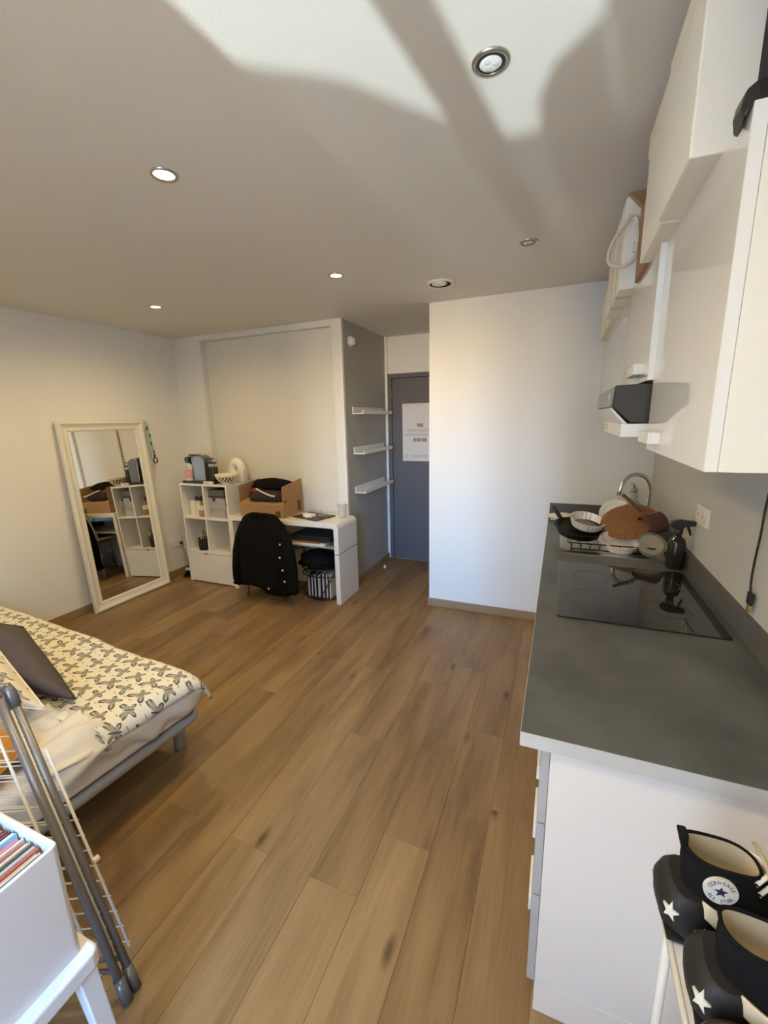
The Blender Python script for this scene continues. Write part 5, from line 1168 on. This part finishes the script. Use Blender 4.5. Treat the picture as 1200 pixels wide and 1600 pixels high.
# ================================================================== SHOE RACK AND SHOES
RZ = 0.800
sr = thing('shoe_rack', 'white metal shoe rack standing before the kitchen end panel', 'shoe rack', (0.40, 0.62, 0))
for x_ in (0.246, 0.560):
    for y_ in (0.37, 0.760): part('leg', B().tube([(x_, y_, 0), (x_, y_, RZ-0.006)], 0.008, 10), M['shoe_rack'], sr)
for z_ in (RZ-0.006, 0.16):
    part('rail', B().tube([(0.214 if z_ > 0.5 else 0.246, 0.36, z_), (0.560, 0.36, z_), (0.560, 0.775, z_), (0.214 if z_ > 0.5 else 0.246, 0.775, z_)], 0.006, 10, closed=True), M['shoe_rack'], sr)
    part('shelf', B().box(0.218 if z_ > 0.5 else 0.250, 0.556, 0.364, 0.771, z_-0.004, z_+0.002), M['shoe_rack'], sr)

def foot_hw(q):      # half width along the sole, q 0 heel .. 1 toe
    return 0.048 * (max(0.0, 1-(abs(2*q-1))**3.2))**0.5 * (0.80 + 0.26*q)
L_ = 0.285
def shaft(z):        # (x back, x front, half width) of the upper at height z
    tab = [(0.050, 0.012, 0.268, 0.041), (0.075, 0.012, 0.250, 0.041), (0.095, 0.014, 0.215, 0.038), (0.115, 0.016, 0.172, 0.035), (0.140, 0.014, 0.142, 0.034), (0.165, 0.012, 0.122, 0.032), (0.195, 0.012, 0.114, 0.030), (0.215, 0.012, 0.112, 0.030)]
    for k in range(len(tab)-1):
        if z <= tab[k+1][0]:
            q = max(0, (z-tab[k][0])/(tab[k+1][0]-tab[k][0])); return tuple(tab[k][i]+(tab[k+1][i]-tab[k][i])*q for i in (1, 2, 3))
    return tab[-1][1:]
def S(x, z):         # half width of the upper's surface
    xb, xf_, hw = shaft(z); q = (x-(xb+xf_)/2)/((xf_-xb)/2)
    return hw*(max(0.0, 1-abs(q)**2.6))**(1/2.6)
def star_poly(r, n=5): return [((r if i % 2 == 0 else r*0.42)*math.sin(PI*i/n), (r if i % 2 == 0 else r*0.42)*math.cos(PI*i/n)) for i in range(2*n)]
def make_shoe(label, ox, oy, oz, rz, badge=True):
    t = thing('high_top_shoe', label, 'shoe', (ox, oy, oz), rotz=rz)
    def sp_(name, b, mt, parent=t, **k):
        b.v = [(x, y, z*0.75) for x, y, z in b.v]
        return part(name, b, mt, parent, world=False, **k)
    # lugged platform sole
    def outline(e, z, wav=0.0, n=44):
        o = []
        for i in range(n):
            a = 2*PI*i/n; q = 0.5 - 0.5*math.cos(a)
            x = -e + q*(L_+2*e); hw = foot_hw(min(1, max(0, q)))+e
            o.append((x, math.copysign(hw, -math.sin(a)) if 0 < i < n and i != n//2 else 0.0, z + wav*math.sin(q*9)))
        return o
    sp_('sole', B().rings([outline(0.002, 0.0), outline(0.008, 0.008, 0.002), outline(0.009, 0.030, 0.003), outline(0.004, 0.052, 0.003)]), M['rubber'])
    # rounded heel block rising over the back
    R = []
    for z, xb, xf_, hw in ((0.000, 0.012, 0.075, 0.036), (0.016, 0.000, 0.080, 0.043), (0.045, -0.016, 0.066, 0.048), (0.078, -0.018, 0.054, 0.048), (0.104, -0.010, 0.048, 0.044), (0.118, 0.002, 0.044, 0.038)):
        R.append([((xb+xf_)/2+(xf_-xb)/2*sgnp(math.cos(a), 0.8), hw*sgnp(math.sin(a), 0.7), z) for a in [2*PI*k/32 for k in range(32)]])
    hbk = sp_('heel_block', B().rings(R), M['rubber'])
    for k in range(5):
        sp_('tread_lug', B().box(-0.004+k*0.05, 0.022+k*0.05, -0.040, 0.040, -0.0002, 0.006), M['rubber'])
    # upper
    R = []
    for z in (0.048, 0.06, 0.075, 0.085, 0.095, 0.105, 0.115, 0.128, 0.14, 0.152, 0.165, 0.18, 0.195, 0.203):
        xb, xf_, hw = shaft(z); R.append([((xb+xf_)/2+(xf_-xb)/2*sgnp(math.cos(a), 2/2.6), hw*sgnp(math.sin(a), 2/2.6), z + (0.010*math.cos(a)**2*(1 if math.cos(a) < 0 else -0.8) if z > 0.19 else 0)) for a in [2*PI*k/44 for k in range(44)]])
    top = R[-1]
    sp_('upper', B().rings(R, True, False), M['canvas_black'])
    ins = []
    for dz_, sc in ((0, 0.985), (-0.004, 0.90), (-0.05, 0.86), (-0.085, 0.80)):
        ins.append([((p[0]-0.064)*sc+0.064, p[1]*sc, p[2]+dz_) for p in top])
    sp_('lining', B().rings(ins, False, True), M['lining'])
    sp_('collar_binding', B().tube([(p[0], p[1], p[2]) for p in top], 0.003, 6, closed=True), M['canvas_black'])
    if badge: sp_('pull_tab', B().hexa([(0.012, -0.011, 0.185), (0.018, -0.010, 0.185), (0.018, 0.010, 0.185), (0.012, 0.011, 0.185), (0.002, -0.011, 0.236), (0.016, -0.010, 0.238), (0.016, 0.010, 0.238), (0.002, 0.011, 0.236)]), M['canvas_black'], bevel=0.003)
    # tongue and laces
    def tongue(u, v): return (0.108 + 0.006*v + (1-v)*0.075*0.9, (u-0.5)*0.056, 0.105 + v*0.125 - 0.01*(2*u-1)**2)
    sp_('tongue', B().grid(tongue, 8, 10), M['lining'], solid=0.005)
    for k in range(4):
        z = 0.125 + k*0.022; x = shaft(z)[1] + 0.004
        sp_('lace', B().tube([(x-0.022, -0.031, z), (x-0.002, -0.016, z+0.012), (x+0.006, 0, z+0.010), (x-0.002, 0.016, z+0.008), (x-0.022, 0.031, z)], 0.0032, 8), M['lace'])
        for s_ in (-1, 1): sp_('eyelet', B().cyl((x-0.022, s_*0.0315-0.0015, z), 0.0048, 0.003, 'y', 12), M['canvas_black'])
    sp_('lace', B().tube([(0.118, -0.028, 0.205), (0.14, -0.044, 0.19), (0.155, -0.050, 0.145), (0.158, -0.050, 0.10), (0.165, -0.052, 0.07)], 0.0033, 8), M['lace'])
    # cream wave patches on both flanks, stars on the heel, round badge on the ankle
    for s_ in (-1, 1):
        def wave(u, v):
            x = (0.036 if s_ < 0 else 0.07) + u*(0.212 if s_ < 0 else 0.178)
            zt = 0.118 - 0.075*u - 0.004*math.sin(u*5); zb = 0.085 - 0.084*min(1, u*2.6)**1.2 + 0.004
            z = zb + (zt-zb)*v
            y = max(S(min(x, 0.245), max(0.05, z)), foot_hw(x/L_) if z < 0.06 else 0) + 0.0045 + (0.007 if z < 0.05 else 0.002 + 0.004*(1-v))
            return (x, s_*y, z)
        sp_('cream_midsole', B().grid(wave, 20, 8), M['cream_rubber'], solid=-0.004*s_)
        st_ = star_poly(0.0150); b_ = B(); fr_, bk_ = [], []
        for px, pz in st_:
            th = math.radians(232 if s_ < 0 else 262) + px/0.043; ct, sn = math.cos(th), math.sin(th)
            z = 0.080 + pz/0.75; f_ = 1.0 - 0.06*((z-0.062)/0.03)**2
            x = 0.020 + 0.0365*sgnp(ct, 0.8)*f_; y = 0.0478*sgnp(sn, 0.7)*f_
            nx_, ny_ = ct, sn
            fr_.append((x+nx_*0.0045, -s_*(y+ny_*0.0045) if s_ > 0 else (y+ny_*0.0045), z)); bk_.append((x-nx_*0.003, -s_*(y-ny_*0.003) if s_ > 0 else (y-ny_*0.003), z))
        b_.rings([bk_, fr_]); sp_('star', b_, M['lace'], hbk)
    if not badge: return t
    C_ = Vector((0.056, -(S(0.056, 0.158)+0.0030), 0.158)); e1 = Vector((1, 0.02, 0)).normalized(); e2 = Vector((0, 0.02, 1.333)); nn = Vector((0, -1, 0))
    def onp(a, b_, h): return tuple(C_ + e1*a + e2*b_ + nn*h)
    pr = 0.0225
    bdg = sp_('ankle_badge', B().rings([[onp(pr*math.cos(2*PI*i/36), pr*math.sin(2*PI*i/36), -0.004) for i in range(36)], [onp(pr*math.cos(2*PI*i/36), pr*math.sin(2*PI*i/36), 0.0008) for i in range(36)]], smooth=False), M['lace'])
    b_ = B(); sp5 = star_poly(0.0095); b_.rings([[onp(x, y, 0.0006) for x, y in sp5], [onp(x, y, 0.0013) for x, y in sp5]], smooth=False)
    sp_('badge_star', b_, M['navy'], bdg)
    lt = B()
    for word, a0, a1, flip in (('CONVERSE', 152, 28, False), ('ALL STAR', 212, 328, True)):
        for i, chh in enumerate(word):
            if chh == ' ': continue
            an = math.radians(a0 + (a1-a0)*i/(len(word)-1)); r_ = 0.0165
            vs_, fs_ = glyphs(chh, 0.0085); rot = an - PI/2 if not flip else an + PI/2
            lt.add([onp(r_*math.cos(an) + v_.x*math.cos(rot) - v_.y*math.sin(rot), r_*math.sin(an) + v_.x*math.sin(rot) + v_.y*math.cos(rot), 0.0010 + v_.z) for v_ in vs_], fs_)
    sp_('badge_lettering', lt, M['navy'], bdg)
    return t
make_shoe('black high-top shoe with a round star badge, the farther of the pair', 0.212, 0.695, RZ+0.0022, 0.03)
make_shoe('black high-top shoe with a heel star, the nearer of the pair', 0.230, 0.585, RZ+0.0022, -0.08, badge=False)

bs2 = thing('brown_shoe', 'dark brown stitched leather shoe in front of the black high-tops', 'shoe', (0.35, 0.488, RZ))
def bshoe(z): return {0.002: (0.205, 0.47, 0.036), 0.02: (0.200, 0.475, 0.038), 0.04: (0.202, 0.46, 0.036), 0.055: (0.206, 0.37, 0.033), 0.066: (0.210, 0.325, 0.030)}[z]
R = []
for z in (0.002, 0.02, 0.04, 0.055, 0.066):
    x0, x1, hw = bshoe(z); R.append([((x0+x1)/2+(x1-x0)/2*sgnp(math.cos(a), 0.85), 0.488+hw*sgnp(math.sin(a), 0.8), RZ+0.0022+z+0.01) for a in [2*PI*k/40 for k in range(40)]])
part('leather_upper', B().rings(R, True, False), M['brown_leather'], bs2)
part('insole', B().rings([[((p[0]-0.265)*0.93+0.265, (p[1]-0.488)*0.9+0.488, p[2]-dz_) for p in R[-1]] for dz_ in (0.0, 0.035)], False, True), M['black_matt'], bs2)
part('collar_padding', B().tube([(p[0], p[1], p[2]) for p in R[-1]], 0.005, 8, closed=True), M['brown_leather'], bs2)
part('sole', B().rings([[((p[0]-0.335)*1.02+0.335, (p[1]-0.488)*1.05+0.488, RZ+0.0022+dz_) for p in R[1]] for dz_ in (0.0, 0.016)], smooth=False), M['rubber'], bs2)
stb = B()
for i in range(0, 40):
    p = R[3][i]; q = R[3][(i+1) % 40]
    stb.tube([(p[0], p[1], p[2]+0.0026), ((p[0]*0.45+q[0]*0.55), (p[1]*0.45+q[1]*0.55), p[2]+0.0026)], 0.0009, 5)
so_ = part('stitching', stb, M['lining'], bs2); so_['kind'] = 'stuff'
